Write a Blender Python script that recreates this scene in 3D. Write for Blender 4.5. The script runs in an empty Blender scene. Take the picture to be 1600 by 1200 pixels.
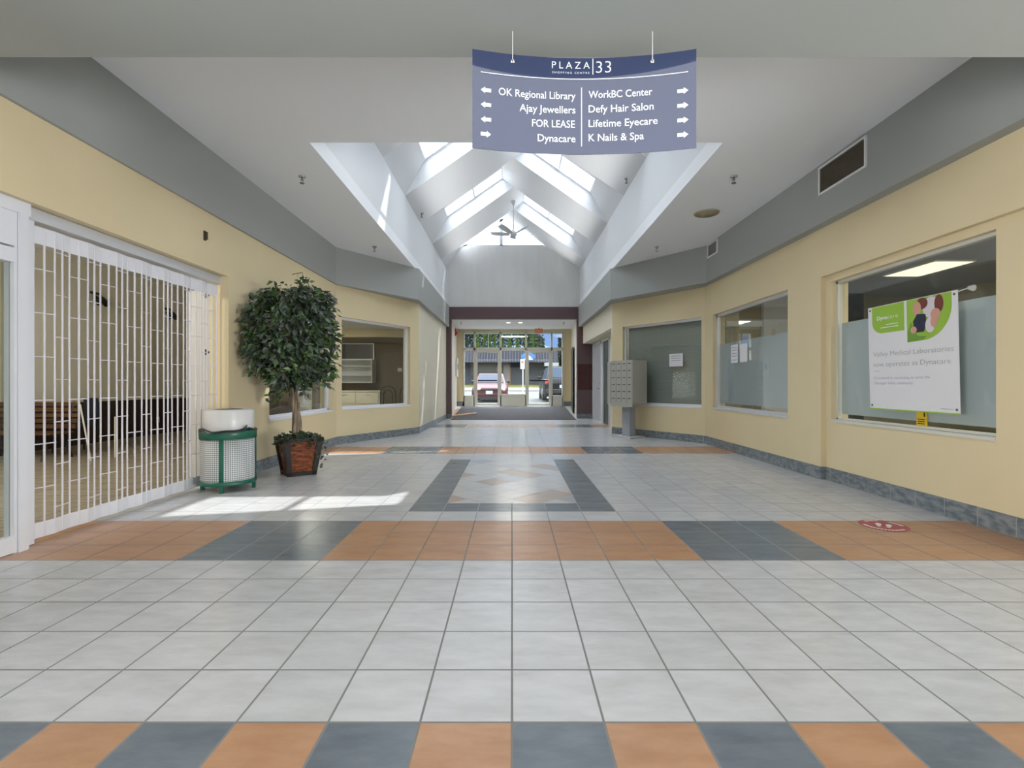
import bpy, bmesh, math, random
from mathutils import Vector, Matrix
R = math.radians
sc = bpy.context.scene
COL = sc.collection

# ---------------------------------------------------------------- camera, sky, sun, lamps, exposure
F = 782.6            # focal length in pixels of the 1600-wide frame
EYE = 1.14           # eye height
cam_d = bpy.data.cameras.new('camera'); cam_d.sensor_width = 36; cam_d.lens = 36 * F / 1600
cam_d.clip_start = 0.05; cam_d.clip_end = 3000
cam = bpy.data.objects.new('camera', cam_d); COL.objects.link(cam)
cam.location = (0, 0, EYE); cam.rotation_euler = (R(90), 0, 0)
sc.camera = cam
sc.view_settings.view_transform = 'Standard'
try: sc.view_settings.look = 'None'
except Exception: pass
sc.view_settings.gamma = 1.0
sc.view_settings.exposure = 0.12
sc.view_settings.use_curve_mapping = False

W = bpy.data.worlds.new('sky'); sc.world = W; W.use_nodes = True
def build_world():
    nt = W.node_tree; nt.nodes.clear(); N = nt.nodes.new; L = nt.links.new
    out = N('ShaderNodeOutputWorld'); bg = N('ShaderNodeBackground'); L(bg.outputs[0], out.inputs[0])
    tc = N('ShaderNodeTexCoord'); sep = N('ShaderNodeSeparateXYZ'); L(tc.outputs['Generated'], sep.inputs[0])
    ramp = N('ShaderNodeValToRGB'); L(sep.outputs[2], ramp.inputs[0])
    e = ramp.color_ramp.elements
    e[0].position = 0.0; e[0].color = (0.62, 0.74, 0.95, 1)
    e[1].position = 1.0; e[1].color = (0.93, 0.97, 1.0, 1)
    m = e.new(0.08); m.color = (0.28, 0.47, 0.92, 1)
    m = e.new(0.35); m.color = (0.80, 0.90, 1.0, 1)
    no = N('ShaderNodeTexNoise'); no.inputs['Scale'].default_value = 9; no.inputs['Detail'].default_value = 6
    mp = N('ShaderNodeMapping'); mp.inputs['Scale'].default_value = (1, 1, 3.5)
    L(tc.outputs['Generated'], mp.inputs[0]); L(mp.outputs[0], no.inputs['Vector'])
    cr = N('ShaderNodeValToRGB'); L(no.outputs[0], cr.inputs[0])
    cr.color_ramp.elements[0].position = 0.5; cr.color_ramp.elements[1].position = 0.66
    mix = N('ShaderNodeMix'); mix.data_type = 'RGBA'
    L(cr.outputs[0], mix.inputs[0]); L(ramp.outputs[0], mix.inputs[6]); mix.inputs[7].default_value = (0.95, 0.96, 1.0, 1)
    st = N('ShaderNodeMapRange'); L(sep.outputs[2], st.inputs[0])
    st.inputs[1].default_value = 0.17; st.inputs[2].default_value = 0.75
    st.inputs[3].default_value = 0.95; st.inputs[4].default_value = SKY
    L(mix.outputs[2], bg.inputs[0]); L(st.outputs[0], bg.inputs[1])
SKY = 12.0
build_world()

sun_d = bpy.data.lights.new('sun', 'SUN'); sun_d.energy = 5.5; sun_d.angle = R(0.55); sun_d.color = (1, 0.96, 0.90)
sun = bpy.data.objects.new('sun', sun_d); COL.objects.link(sun)
sun.rotation_euler = Vector((-1.0, -0.85, -1.95)).to_track_quat('-Z', 'Y').to_euler()
sun.location = (12, 12, 25)

def area(name, loc, target, sx, sy, power, color=(1, 1, 1)):
    d = bpy.data.lights.new(name, 'AREA'); d.shape = 'RECTANGLE'; d.size = sx; d.size_y = sy; d.energy = power; d.color = color
    o = bpy.data.objects.new(name, d); COL.objects.link(o); o.location = loc
    o.rotation_euler = (Vector(target) - Vector(loc)).to_track_quat('-Z', 'Y').to_euler()
    return o
# added fill lights behind the viewer, and the ceiling lamps of the shops
area('fill_light_left', (-7.0, -2.4, 1.0), (2.5, 5.5, 3.1), 3.4, 1.7, 480, (0.97, 0.985, 1))
area('fill_light_right', (7.2, -2.2, 1.0), (-2.5, 6.5, 3.1), 3.4, 1.7, 480, (0.97, 0.985, 1))
area('overhead_fill_light', (0, 1.4, 2.97), (0, 1.4, 0), 5.6, 1.9, 42, (1, 0.99, 0.985))  # added overhead fill, out of view; gives the banner its sheen
for nm, x, tilt in (('left', -2.07, 25), ('right', 2.18, -25)):     # fill strips added along the skylight well ledges, shining up
    cv = area('well_fill_light_' + nm, (x, 10.9, 3.70), (x, 10.9, 9), 0.08, 10.4, 24, (1, 0.99, 0.97)); cv.data.spread = R(44)
    cv.rotation_euler = (R(180), R(tilt), 0)
area('left_store_light', (-6.3, 3.4, 3.40), (-7.2, 6.5, 1.2), 1.2, 2.4, 260, (1, 0.95, 0.84))
area('left_shop_light', (-4.6, 11.2, 2.58), (-4.6, 11.2, 0), 0.6, 1.2, 45, (1, 0.92, 0.78))
area('office_light', (5.7, 4.6, 2.72), (5.7, 4.6, 0), 0.6, 1.2, 80, (1, 0.93, 0.8))
area('vestibule_light', (0.1, 17.3, 3.26), (0.1, 17.3, 0), 1.2, 0.8, 50, (1, 0.96, 0.88))

# ---------------------------------------------------------------- materials
MATS = {}
def s2l(c):
    return tuple(((x / 255) / 12.92 if x / 255 <= 0.04045 else ((x / 255 + 0.055) / 1.055) ** 2.4) for x in c)
def mat(name, col, rough=0.5, spec=0.5, metal=0.0, var=0.0, vscale=6.0, bump=0.0, bscale=80.0, emit=0.0, alpha=None, coat=0.0, var_col=None, stretch=None):
    if name in MATS: return MATS[name]
    m = bpy.data.materials.new(name); m.use_nodes = True; MATS[name] = m
    nt = m.node_tree; b = nt.nodes['Principled BSDF']; L = nt.links.new
    b.inputs['Base Color'].default_value = (*col, 1); b.inputs['Roughness'].default_value = rough
    b.inputs['Specular IOR Level'].default_value = spec; b.inputs['Metallic'].default_value = metal
    if coat: b.inputs['Coat Weight'].default_value = coat
    if emit:
        b.inputs['Emission Color'].default_value = (*col, 1); b.inputs['Emission Strength'].default_value = emit
    if var or bump:
        tc = nt.nodes.new('ShaderNodeTexCoord'); src = tc.outputs['Object']
        if stretch:
            mp = nt.nodes.new('ShaderNodeMapping'); mp.inputs['Scale'].default_value = stretch
            L(src, mp.inputs[0]); src = mp.outputs[0]
    if var:
        n = nt.nodes.new('ShaderNodeTexNoise'); n.inputs['Scale'].default_value = vscale; n.inputs['Detail'].default_value = 5
        L(src, n.inputs['Vector'])
        mx = nt.nodes.new('ShaderNodeMix'); mx.data_type = 'RGBA'
        c2 = var_col or tuple(x * (1 - var) for x in col)
        mx.inputs[6].default_value = (*col, 1); mx.inputs[7].default_value = (*c2, 1)
        mr = nt.nodes.new('ShaderNodeMapRange'); mr.inputs[1].default_value = 0.35; mr.inputs[2].default_value = 0.65
        L(n.outputs[0], mr.inputs[0]); L(mr.outputs[0], mx.inputs[0]); L(mx.outputs[2], b.inputs['Base Color'])
    if bump:
        n2 = nt.nodes.new('ShaderNodeTexNoise'); n2.inputs['Scale'].default_value = bscale; L(src, n2.inputs['Vector'])
        bp = nt.nodes.new('ShaderNodeBump'); bp.inputs['Strength'].default_value = bump; bp.inputs['Distance'].default_value = 0.01
        L(n2.outputs[0], bp.inputs['Height']); L(bp.outputs[0], b.inputs['Normal'])
    return m
def glass(name, tint=(0.93, 0.96, 0.95), rough=0.0, base=0.05):
    if name in MATS: return MATS[name]
    m = bpy.data.materials.new(name); m.use_nodes = True; MATS[name] = m
    nt = m.node_tree; nt.nodes.clear(); N = nt.nodes.new; L = nt.links.new
    out = N('ShaderNodeOutputMaterial'); mix = N('ShaderNodeMixShader'); tr = N('ShaderNodeBsdfTransparent'); gl = N('ShaderNodeBsdfGlossy')
    tr.inputs[0].default_value = (*tint, 1); gl.inputs['Roughness'].default_value = rough; gl.inputs[0].default_value = (1, 1, 1, 1)
    fr = N('ShaderNodeFresnel'); ge = N('ShaderNodeNewGeometry'); ir = N('ShaderNodeMapRange')
    ir.inputs[3].default_value = 1.45; ir.inputs[4].default_value = 1 / 1.45
    L(ge.outputs['Backfacing'], ir.inputs[0]); L(ir.outputs[0], fr.inputs[0])
    L(fr.outputs[0], mix.inputs[0]); L(tr.outputs[0], mix.inputs[1]); L(gl.outputs[0], mix.inputs[2]); L(mix.outputs[0], out.inputs[0])
    return m

class NT:
    """small helper for math node chains"""
    def __init__(s, m): s.t = m.node_tree; s.L = s.t.links.new
    def n(s, k): return s.t.nodes.new(k)
    def math(s, op, a, b=None, c=None):
        x = s.n('ShaderNodeMath'); x.operation = op
        for i, v in enumerate((a, b, c)):
            if v is None: continue
            if isinstance(v, (int, float)): x.inputs[i].default_value = v
            else: s.L(v, x.inputs[i])
        return x.outputs[0]
    def mix(s, f, a, b):
        x = s.n('ShaderNodeMix'); x.data_type = 'RGBA'
        for i, v in ((0, f), (6, a), (7, b)):
            if isinstance(v, (int, float)): x.inputs[i].default_value = v
            elif isinstance(v, tuple): x.inputs[i].default_value = (*v, 1)
            else: s.L(v, x.inputs[i])
        return x.outputs[2]
T = 0.31             # floor tile
ROW0 = 3.238         # a row joint
def tile_mat(name, c1, c2, rot45=False, rough=0.22, grout=s2l((128, 128, 126)), vertex_y=4.964, palette=None):
    m = bpy.data.materials.new(name); m.use_nodes = True; MATS[name] = m
    h = NT(m); b = h.t.nodes['Principled BSDF']
    tc = h.n('ShaderNodeTexCoord'); sp = h.n('ShaderNodeSeparateXYZ'); h.L(tc.outputs['Object'], sp.inputs[0])
    x, y = sp.outputs[0], sp.outputs[1]
    if rot45:
        yy = h.math('SUBTRACT', y, vertex_y); k = 0.70710678
        u = h.math('MULTIPLY', h.math('ADD', x, yy), k); v = h.math('MULTIPLY', h.math('SUBTRACT', x, yy), k)
    else:
        u = x; v = h.math('SUBTRACT', y, ROW0)
    d = h.math('MINIMUM', h.math('PINGPONG', u, T / 2), h.math('PINGPONG', v, T / 2))
    g = h.math('LESS_THAN', d, 0.0042)
    iu = h.math('FLOOR', h.math('DIVIDE', u, T)); iv = h.math('FLOOR', h.math('DIVIDE', v, T))
    cb = h.n('ShaderNodeCombineXYZ'); h.L(iu, cb.inputs[0]); h.L(iv, cb.inputs[1])
    wn = h.n('ShaderNodeTexWhiteNoise'); h.L(cb.outputs[0], wn.inputs['Vector'])
    # veining, shifted per tile
    off = h.n('ShaderNodeVectorMath'); off.operation = 'MULTIPLY_ADD'
    h.L(wn.outputs['Color'], off.inputs[0]); off.inputs[1].default_value = (9, 9, 9); h.L(tc.outputs['Object'], off.inputs[2])
    mp = h.n('ShaderNodeMapping'); mp.inputs['Rotation'].default_value = (0, 0, 0.6); mp.inputs['Scale'].default_value = (2.6, 7.0, 1)
    h.L(off.outputs[0], mp.inputs[0])
    no = h.n('ShaderNodeTexNoise'); no.inputs['Scale'].default_value = 1.6; no.inputs['Detail'].default_value = 7; no.inputs['Roughness'].default_value = 0.62
    h.L(mp.outputs[0], no.inputs['Vector'])
    mr = h.n('ShaderNodeMapRange'); mr.inputs[1].default_value = 0.36; mr.inputs[2].default_value = 0.68; h.L(no.outputs[0], mr.inputs[0])
    base = h.mix(mr.outputs[0], c1, c2)
    if palette:
        r = h.n('ShaderNodeValToRGB'); r.color_ramp.interpolation = 'CONSTANT'; h.L(wn.outputs['Value'], r.inputs[0])
        el = r.color_ramp.elements; el[0].position = 0; el[0].color = (*palette[0][1], 1); el[1].position = palette[1][0]; el[1].color = (*palette[1][1], 1)
        for p, c in palette[2:]:
            q = el.new(p); q.color = (*c, 1)
        mm = h.n('ShaderNodeMix'); mm.data_type = 'RGBA'; mm.blend_type = 'MULTIPLY'; mm.inputs[0].default_value = 1
        h.L(base, mm.inputs[6]); h.L(r.outputs[0], mm.inputs[7]); base = mm.outputs[2]
    val = h.math('MULTIPLY_ADD', wn.outputs['Value'], 0.06, 0.96)
    vv = h.n('ShaderNodeMix'); vv.data_type = 'RGBA'; vv.blend_type = 'MULTIPLY'; vv.inputs[0].default_value = 1
    cc = h.n('ShaderNodeCombineColor'); [h.L(val, cc.inputs[i]) for i in range(3)]
    h.L(base, vv.inputs[6]); h.L(cc.outputs[0], vv.inputs[7])
    col = h.mix(g, vv.outputs[2], grout); h.L(col, b.inputs['Base Color'])
    rr = h.math('MULTIPLY_ADD', g, 0.5, rough); h.L(rr, b.inputs['Roughness'])
    b.inputs['Specular IOR Level'].default_value = 0.5
    bp = h.n('ShaderNodeBump'); bp.inputs['Strength'].default_value = 0.35; bp.inputs['Distance'].default_value = 0.002
    h.L(h.math('SUBTRACT', 1.0, g), bp.inputs['Height']); h.L(bp.outputs[0], b.inputs['Normal'])
    return m
M_WHITE_TILE = tile_mat('white_marble_tile', (0.61, 0.615, 0.64), (0.52, 0.525, 0.535))
M_ORANGE_TILE = tile_mat('terracotta_tile', (0.52, 0.30, 0.175), (0.43, 0.225, 0.12), rough=0.3)
M_BLUE_TILE = tile_mat('slate_blue_tile', (0.185, 0.215, 0.25), (0.13, 0.155, 0.185), rough=0.26)
M_DIAMOND = tile_mat('diamond_tile', (0.64, 0.63, 0.63), (0.55, 0.54, 0.53), rot45=True,
                     palette=[(0, (1, 1, 1)), (0.5, (0.83, 0.69, 0.58)), (0.66, (0.74, 0.79, 0.87)), (0.80, (0.98, 0.98, 1))])
M_STORE_TILE = tile_mat('store_beige_tile', (0.36, 0.31, 0.23), (0.29, 0.245, 0.175), rough=0.3, grout=(0.12, 0.11, 0.10))

def base_tile_mat():
    m = bpy.data.materials.new('slate_base_tile'); m.use_nodes = True
    h = NT(m); b = h.t.nodes['Principled BSDF']
    tc = h.n('ShaderNodeTexCoord'); sp = h.n('ShaderNodeSeparateXYZ'); h.L(tc.outputs['Object'], sp.inputs[0])
    d = h.math('PINGPONG', sp.outputs[1], 0.155); g = h.math('LESS_THAN', d, 0.0035)
    mp = h.n('ShaderNodeMapping'); mp.inputs['Rotation'].default_value = (0.5, 0, 0); mp.inputs['Scale'].default_value = (5, 5, 12); h.L(tc.outputs['Object'], mp.inputs[0])
    no = h.n('ShaderNodeTexNoise'); no.inputs['Scale'].default_value = 2.2; no.inputs['Detail'].default_value = 8; h.L(mp.outputs[0], no.inputs['Vector'])
    mr = h.n('ShaderNodeMapRange'); mr.inputs[1].default_value = 0.38; mr.inputs[2].default_value = 0.64; h.L(no.outputs[0], mr.inputs[0])
    c = h.mix(mr.outputs[0], (0.115, 0.14, 0.165), (0.25, 0.27, 0.28))
    h.L(h.mix(g, c, (0.34, 0.34, 0.33)), b.inputs['Base Color']); b.inputs['Roughness'].default_value = 0.35
    return m
M_BASE = base_tile_mat()
M_YELLOW = mat('yellow_wall_paint', (0.715, 0.605, 0.385), 0.6, 0.3, var=0.03, vscale=1.5, bump=0.05, bscale=220)
M_CREAM = mat('cream_wall_paint', (0.70, 0.655, 0.53), 0.6, 0.3, bump=0.04, bscale=220)
M_CEIL = mat('white_ceiling_paint', (0.865, 0.88, 0.90), 0.8, 0.2, bump=0.05, bscale=160)
M_WELL = mat('white_well_paint', (0.76, 0.775, 0.79), 0.7, 0.25, bump=0.03, bscale=160)
M_FASCIA = mat('grey_green_fascia_paint', (0.355, 0.37, 0.355), 0.55, 0.3)
M_BEAM = mat('light_grey_green_paint', (0.37, 0.385, 0.36), 0.6, 0.3)
M_PURPLE = mat('plum_paint', (0.135, 0.085, 0.092), 0.5, 0.35)
M_MAROON = mat('maroon_tile', (0.085, 0.018, 0.02), 0.25, 0.5, var=0.25, vscale=9)
M_ALU = mat('brushed_aluminium', (0.66, 0.67, 0.70), 0.38, 0.5, metal=0.35)
M_WALU = mat('white_aluminium', (0.74, 0.75, 0.80), 0.4, 0.5)
M_CREAMFR = mat('cream_door_frame', (0.62, 0.615, 0.55), 0.45, 0.4)
M_BLACK = mat('black_metal', (0.012, 0.012, 0.014), 0.4, 0.5)
M_CHROME = mat('chrome', (0.7, 0.7, 0.7), 0.2, 0.5, metal=0.9)
M_DARKSLOT = mat('dark_slot', (0.02, 0.02, 0.02), 0.8, 0.2)
M_WHITE = mat('white_plastic', (0.78, 0.78, 0.78), 0.45, 0.4)
M_GLASS = glass('clear_glass')
M_SKYGLASS = glass('skylight_glass', (0.96, 0.98, 1.0))

# ---------------------------------------------------------------- helpers
def tag(o, label=None, cat=None, group=None, kind=None):
    if label: o['label'] = label
    if cat: o['category'] = cat
    if group: o['group'] = group
    if kind: o['kind'] = kind
    return o
def thing(name, label, cat, loc=(0, 0, 0), rz=0.0, group=None):
    o = bpy.data.objects.new(name, None); COL.objects.link(o); o.empty_display_size = 0.1
    o.location = loc; o.rotation_euler = (0, 0, rz)
    return tag(o, label, cat, group)
class MB:
    def __init__(s): s.v = []; s.f = []; s.m = []; s.s = []
    def add(s, vs, fs, m=0, smooth=False):
        k = len(s.v); s.v += [tuple(v) for v in vs]
        for f in fs: s.f.append([k + i for i in f]); s.m.append(m); s.s.append(smooth)
        return s
    def poly(s, pts, m=0): return s.add(pts, [list(range(len(pts)))], m)
    def box(s, x0, x1, y0, y1, z0, z1, m=0):
        v = [(x, y, z) for z in (z0, z1) for y in (y0, y1) for x in (x0, x1)]
        return s.add(v, [(0, 2, 3, 1), (4, 5, 7, 6), (0, 1, 5, 4), (2, 6, 7, 3), (0, 4, 6, 2), (1, 3, 7, 5)], m)
    def prism(s, p2, a0, a1, axis='z', m=0):
        n = len(p2)
        def P(p, a):
            if axis == 'z': return (p[0], p[1], a)
            if axis == 'y': return (p[0], a, p[1])
            return (a, p[0], p[1])
        v = [P(p, a0) for p in p2] + [P(p, a1) for p in p2]
        f = [list(range(n))[::-1], list(range(n, 2 * n))] + [(i, (i + 1) % n, n + (i + 1) % n, n + i) for i in range(n)]
        return s.add(v, f, m)
    def hexa(s, b4, t4, m=0):
        return s.add(list(b4) + list(t4), [(3, 2, 1, 0), (4, 5, 6, 7), (0, 1, 5, 4), (1, 2, 6, 5), (2, 3, 7, 6), (3, 0, 4, 7)], m)
    def tube(s, p, q, r, n=8, r2=None, m=0, caps=True, smooth=True):
        p = Vector(p); q = Vector(q); d = (q - p)
        if d.length < 1e-6: return s
        d.normalize(); a = d.orthogonal().normalized(); b = d.cross(a); r2 = r if r2 is None else r2
        v = []
        for c, rr in ((p, r), (q, r2)):
            for i in range(n):
                t = 2 * math.pi * i / n; v.append(c + a * (rr * math.cos(t)) + b * (rr * math.sin(t)))
        s.add(v, [(i, (i + 1) % n, n + (i + 1) % n, n + i) for i in range(n)], m, smooth)
        if caps: s.add(v[:n], [list(range(n))[::-1]], m); s.add(v[n:], [list(range(n))], m)
        return s
    def path(s, pts, r, n=8, m=0):
        pts = [Vector(p) for p in pts]; rs = r if isinstance(r, (list, tuple)) else [r] * len(pts); v = []
        a = None
        for i, p in enumerate(pts):
            d = (pts[min(i + 1, len(pts) - 1)] - pts[max(i - 1, 0)]).normalized()
            a = d.orthogonal().normalized() if a is None else (a - d * a.dot(d)).normalized()
            b = d.cross(a)
            for j in range(n):
                t = 2 * math.pi * j / n; v.append(p + a * (rs[i] * math.cos(t)) + b * (rs[i] * math.sin(t)))
        f = [(i * n + j, i * n + (j + 1) % n, (i + 1) * n + (j + 1) % n, (i + 1) * n + j) for i in range(len(pts) - 1) for j in range(n)]
        s.add(v, f, m, True); s.add(v[:n], [list(range(n))[::-1]], m); s.add(v[-n:], [list(range(n))], m)
        return s
    def lathe(s, prof, n=24, c=(0, 0, 0), m=0, smooth=True, a0=0.0, a1=2 * math.pi):
        full = abs(a1 - a0 - 2 * math.pi) < 1e-6; k = n if full else n + 1; v = []
        for r, z in prof:
            for i in range(k):
                t = a0 + (a1 - a0) * i / n; v.append((c[0] + r * math.cos(t), c[1] + r * math.sin(t), c[2] + z))
        f = []
        for j in range(len(prof) - 1):
            for i in range(n):
                i2 = (i + 1) % k if full else i + 1
                f.append((j * k + i, j * k + i2, (j + 1) * k + i2, (j + 1) * k + i))
        return s.add(v, f, m, smooth)
    def build(s, name, mats, parent=None, keep=False, bevel=0.0, recalc=True, weld=False):
        mats = mats if isinstance(mats, (list, tuple)) else [mats]
        me = bpy.data.meshes.new(name)
        org = Vector((0, 0, 0))
        if parent is None and not keep:
            xs = [v[0] for v in s.v]; ys = [v[1] for v in s.v]; zs = [v[2] for v in s.v]
            org = Vector(((min(xs) + max(xs)) / 2, (min(ys) + max(ys)) / 2, min(zs)))
        me.from_pydata([Vector(v) - org for v in s.v], [], s.f)
        for mt in mats: me.materials.append(mt)
        me.polygons.foreach_set('material_index', s.m); me.polygons.foreach_set('use_smooth', s.s)
        if recalc:
            bm = bmesh.new(); bm.from_mesh(me)
            if weld: bmesh.ops.remove_doubles(bm, verts=bm.verts, dist=1e-4)
            bmesh.ops.recalc_face_normals(bm, faces=bm.faces); bm.to_mesh(me); bm.free()
        me.update()
        o = bpy.data.objects.new(name, me); COL.objects.link(o); o.location = org
        if parent: o.parent = parent
        if bevel:
            bv = o.modifiers.new('bevel', 'BEVEL'); bv.width = bevel; bv.segments = 2; bv.limit_method = 'ANGLE'
        return o
def struct(name, mb, mats, label, **k):
    o = mb.build(name, mats, keep=True, **k); return tag(o, label, name.split('_')[0], kind='structure')
def solo(name, mb, mats, label, cat, group=None, **k): return tag(mb.build(name, mats, **k), label, cat, group)
def copy_tree(o, parent=None):
    c = o.copy(); COL.objects.link(c)
    if parent: c.parent = parent
    for ch in [x for x in COL.objects if x.parent == o]: copy_tree(ch, c)
    return c
def V2(p): return Vector((p[0], p[1]))
def wall_into(mb, p0, p1, z0, z1, t, side, ops=(), m=0):
    """wall slab along p0->p1 with rectangular openings (s0,s1,z0,z1); side=+1 puts the thickness to the left of p0->p1"""
    p0, p1 = V2(p0), V2(p1); d = (p1 - p0); Ln = d.length; d /= Ln; n = Vector((-d.y, d.x)) * side * t
    cuts = sorted({0.0, Ln, *[o[0] for o in ops], *[o[1] for o in ops]}); cuts = [c for c in cuts if 0 <= c <= Ln]
    for a, b in zip(cuts, cuts[1:]):
        if b - a < 1e-5: continue
        zz = [(z0, z1)]
        for s0, s1, oz0, oz1 in ops:
            if s0 - 1e-6 <= a and b <= s1 + 1e-6: zz = [(z0, oz0), (oz1, z1)]
        q = [p0 + d * a, p0 + d * b, p0 + d * b + n, p0 + d * a + n]
        for za, zb in zz:
            if zb - za > 1e-4: mb.prism([(v.x, v.y) for v in q], za, zb, 'z', m)
    return mb
def strip(mb, p0, p1, off0, off1, s0, s1, z0, z1, m=0):
    """box in the frame of the line p0->p1: s along it, off to its left"""
    p0, p1 = V2(p0), V2(p1); d = (p1 - p0).normalized(); n = Vector((-d.y, d.x))
    q = [p0 + d * s0 + n * off0, p0 + d * s1 + n * off0, p0 + d * s1 + n * off1, p0 + d * s0 + n * off1]
    mb.prism([(v.x, v.y) for v in q], z0, z1, 'z', m); return mb
def window(name, p0, p1, side, s0, s1, z0, z1, depth, label, frame=M_ALU, fw=0.045, sill=True, gl=M_GLASS):
    """framed fixed pane set 'depth' behind the face of the wall line p0->p1"""
    f = MB(); a, b = side * (depth - 0.03), side * (depth + 0.03)
    strip(f, p0, p1, a, b, s0, s0 + fw, z0, z1); strip(f, p0, p1, a, b, s1 - fw, s1, z0, z1)
    strip(f, p0, p1, a, b, s0, s1, z0, z0 + fw); strip(f, p0, p1, a, b, s0, s1, z1 - fw, z1)
    o = struct(name, f, frame, label)
    g = MB(); strip(g, p0, p1, side * (depth - 0.004), side * (depth + 0.004), s0 + fw * 0.6, s1 - fw * 0.6, z0 + fw * 0.6, z1 - fw * 0.6)
    g.build('glass', gl, o)
    if sill:
        q = MB(); strip(q, p0, p1, -side * 0.012, side * (depth - 0.03), s0, s1, z0 - 0.02, z0 + 0.012); q.build('sill', frame, o)
    return o
_tcache = {}
def text_mesh(s, font_off=0.0, extrude=0.001, spacing=1.0):
    key = (s, font_off, spacing)
    if key not in _tcache:
        c = bpy.data.curves.new('t', 'FONT'); c.body = s; c.size = 1; c.offset = font_off; c.extrude = 0; c.space_character = spacing; c.resolution_u = 3
        o = bpy.data.objects.new('t', c); COL.objects.link(o); bpy.context.view_layer.update()
        dg = bpy.context.evaluated_depsgraph_get(); me = bpy.data.meshes.new_from_object(o.evaluated_get(dg))
        vs = [tuple(v.co) for v in me.vertices]; fs = [tuple(p.vertices) for p in me.polygons]
        bpy.data.objects.remove(o); bpy.data.curves.remove(c); bpy.data.meshes.remove(me)
        x0 = min(v[0] for v in vs); x1 = max(v[0] for v in vs); y0 = min(v[1] for v in vs); y1 = max(v[1] for v in vs)
        _tcache[key] = (vs, fs, x0, x1, y0, y1)
    return _tcache[key]
def text_into(mb, s, u0, u1, v0, v1, fn, bold=0.0, spacing=1.0, m=0, cap=None, keepx=False):
    """set text s in the rectangle u0..u1, v0..v1 of a surface; fn(u,v)->xyz. v0..v1 = bounding box of the glyphs, or cap=(baseline, capheight)"""
    vs, fs, x0, x1, y0, y1 = text_mesh(s, bold, spacing=spacing)
    out = []
    for x, y, _ in vs:
        u = u0 + (x - x0) / (x1 - x0) * (u1 - u0)
        v = cap[0] + y / 0.70 * cap[1] if cap else v0 + (y - y0) / (y1 - y0) * (v1 - v0)
        out.append(fn(u, v))
    mb.add(out, fs, m); return mb

# ---------------------------------------------------------------- floor
def floor_build():
    mb = MB()
    bands = (0, 16, 32)
    for k in range(-16, 42):
        y0 = ROW0 + k * T; y1 = min(y0 + T, 16.2)
        if y1 <= y0: break
        for i in range(-12, 13):
            m = 0
            if any(b <= k < b + 3 for b in bands): m = 2 if (-7 <= i < -4 or 4 <= i < 7) else 1
            if k == -6: m = 2 if i % 2 == 0 else 1
            if k == 4 and -3 <= i < 3: m = 2
            if 5 <= k < 14: m = 3 if -2 <= i < 2 else (2 if i in (-3, 2) else 0)
            mb.poly([(i * T, y0, 0), (i * T + T, y0, 0), (i * T + T, y1, 0), (i * T, y1, 0)], m)
    # entrance slope and threshold
    for i in range(-9, 10):
        for j in range(12):
            a, b = 16.2 + j * 0.31, 16.2 + (j + 1) * 0.31
            if b > 19.95: b = 19.95
            mb.poly([(i * T, a, fz(a)), (i * T + T, a, fz(a)), (i * T + T, b, fz(b)), (i * T, b, fz(b))], 1 if (i in (-8, -7, 7, 8) and 2 < j < 9) else 0)
    o = struct('floor', mb, [M_WHITE_TILE, M_ORANGE_TILE, M_BLUE_TILE, M_DIAMOND], 'glossy white tiled mall floor with terracotta and slate blue bands', recalc=False)
    return o
def fz(y): return 0.0 if y <= 16.2 else min(0.27, 0.27 * (y - 16.2) / 3.5)
floor_build()

# ---------------------------------------------------------------- walls
LW = ((-3.30, -6.0), (-3.30, 9.4)); LA = ((-3.30, 9.4), (-2.15, 11.55)); LC = ((-2.15, 11.55), (-2.15, 16.4))
RF = ((3.70, 6.0), (3.70, 9.6)); RA = ((3.70, 9.6), (2.32, 11.6)); RC = ((2.32, 11.6), (2.32, 16.4))
H = 3.75
def LWs(y): return y + 6.0
w = MB(); wall_into(w, (-3.30, 5.83), (-3.30, 9.4), 0, H, 0.22, 1, [(0.98, 3.36, 0.655, 2.42)])
struct('wall_left', w, M_YELLOW, 'yellow left wall around the shop window behind the ficus')
w = MB(); wall_into(w, (-3.30, 1.2), (-3.30, 5.83), 2.39, H, 0.22, 1)
struct('wall_left_header', w, M_YELLOW, 'yellow wall over the folding grille')
w = MB(); w.box(-9.0, -3.30, 0.98, 1.18, 0, 3.2)
struct('wall_wing_left', w, M_YELLOW, 'yellow wall of the side wing left of the viewer')
w = MB(); w.box(3.76, 9.0, 2.8, 3.0, 0, 3.2)
struct('wall_wing_right', w, M_YELLOW, 'yellow wall of the side wing right of the viewer')
w = MB(); w.box(-9.2, -9.0, -6, 1.2, 0, 3.2); struct('wall_wing_left_end', w, M_CREAM, 'end wall of the left side wing')
w = MB(); w.box(9.0, 9.2, -6, 3.0, 0, 3.2); struct('wall_wing_right_end', w, M_CREAM, 'end wall of the right side wing')
w = MB(); w.box(-9.0, -3.72, -6, 1.0, -0.1, 0); w.box(4.03, 9.0, -6, 2.8, -0.1, 0); struct('floor_wings', w, M_WHITE_TILE, 'tiled floor of the side wings')
LA_L = (V2(LA[1]) - V2(LA[0])).length
la0, la1 = 0.056 * LA_L, 0.875 * LA_L
w = MB(); wall_into(w, *LA, 0, H, 0.2, 1, [(la0, la1, 0.665, 2.42)]); struct('wall_left_angled', w, M_YELLOW, 'yellow angled wall with a window behind the ficus')
w = MB(); wall_into(w, *LC, 0, H, 0.2, 1); struct('wall_left_corridor', w, M_CREAM, 'cream corridor wall left of the entrance with slivers of sunlight')
w = MB(); wall_into(w, *RF, 0, H, 0.22, -1, [(0.72, 3.22, 0.70, 2.41)])
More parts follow.
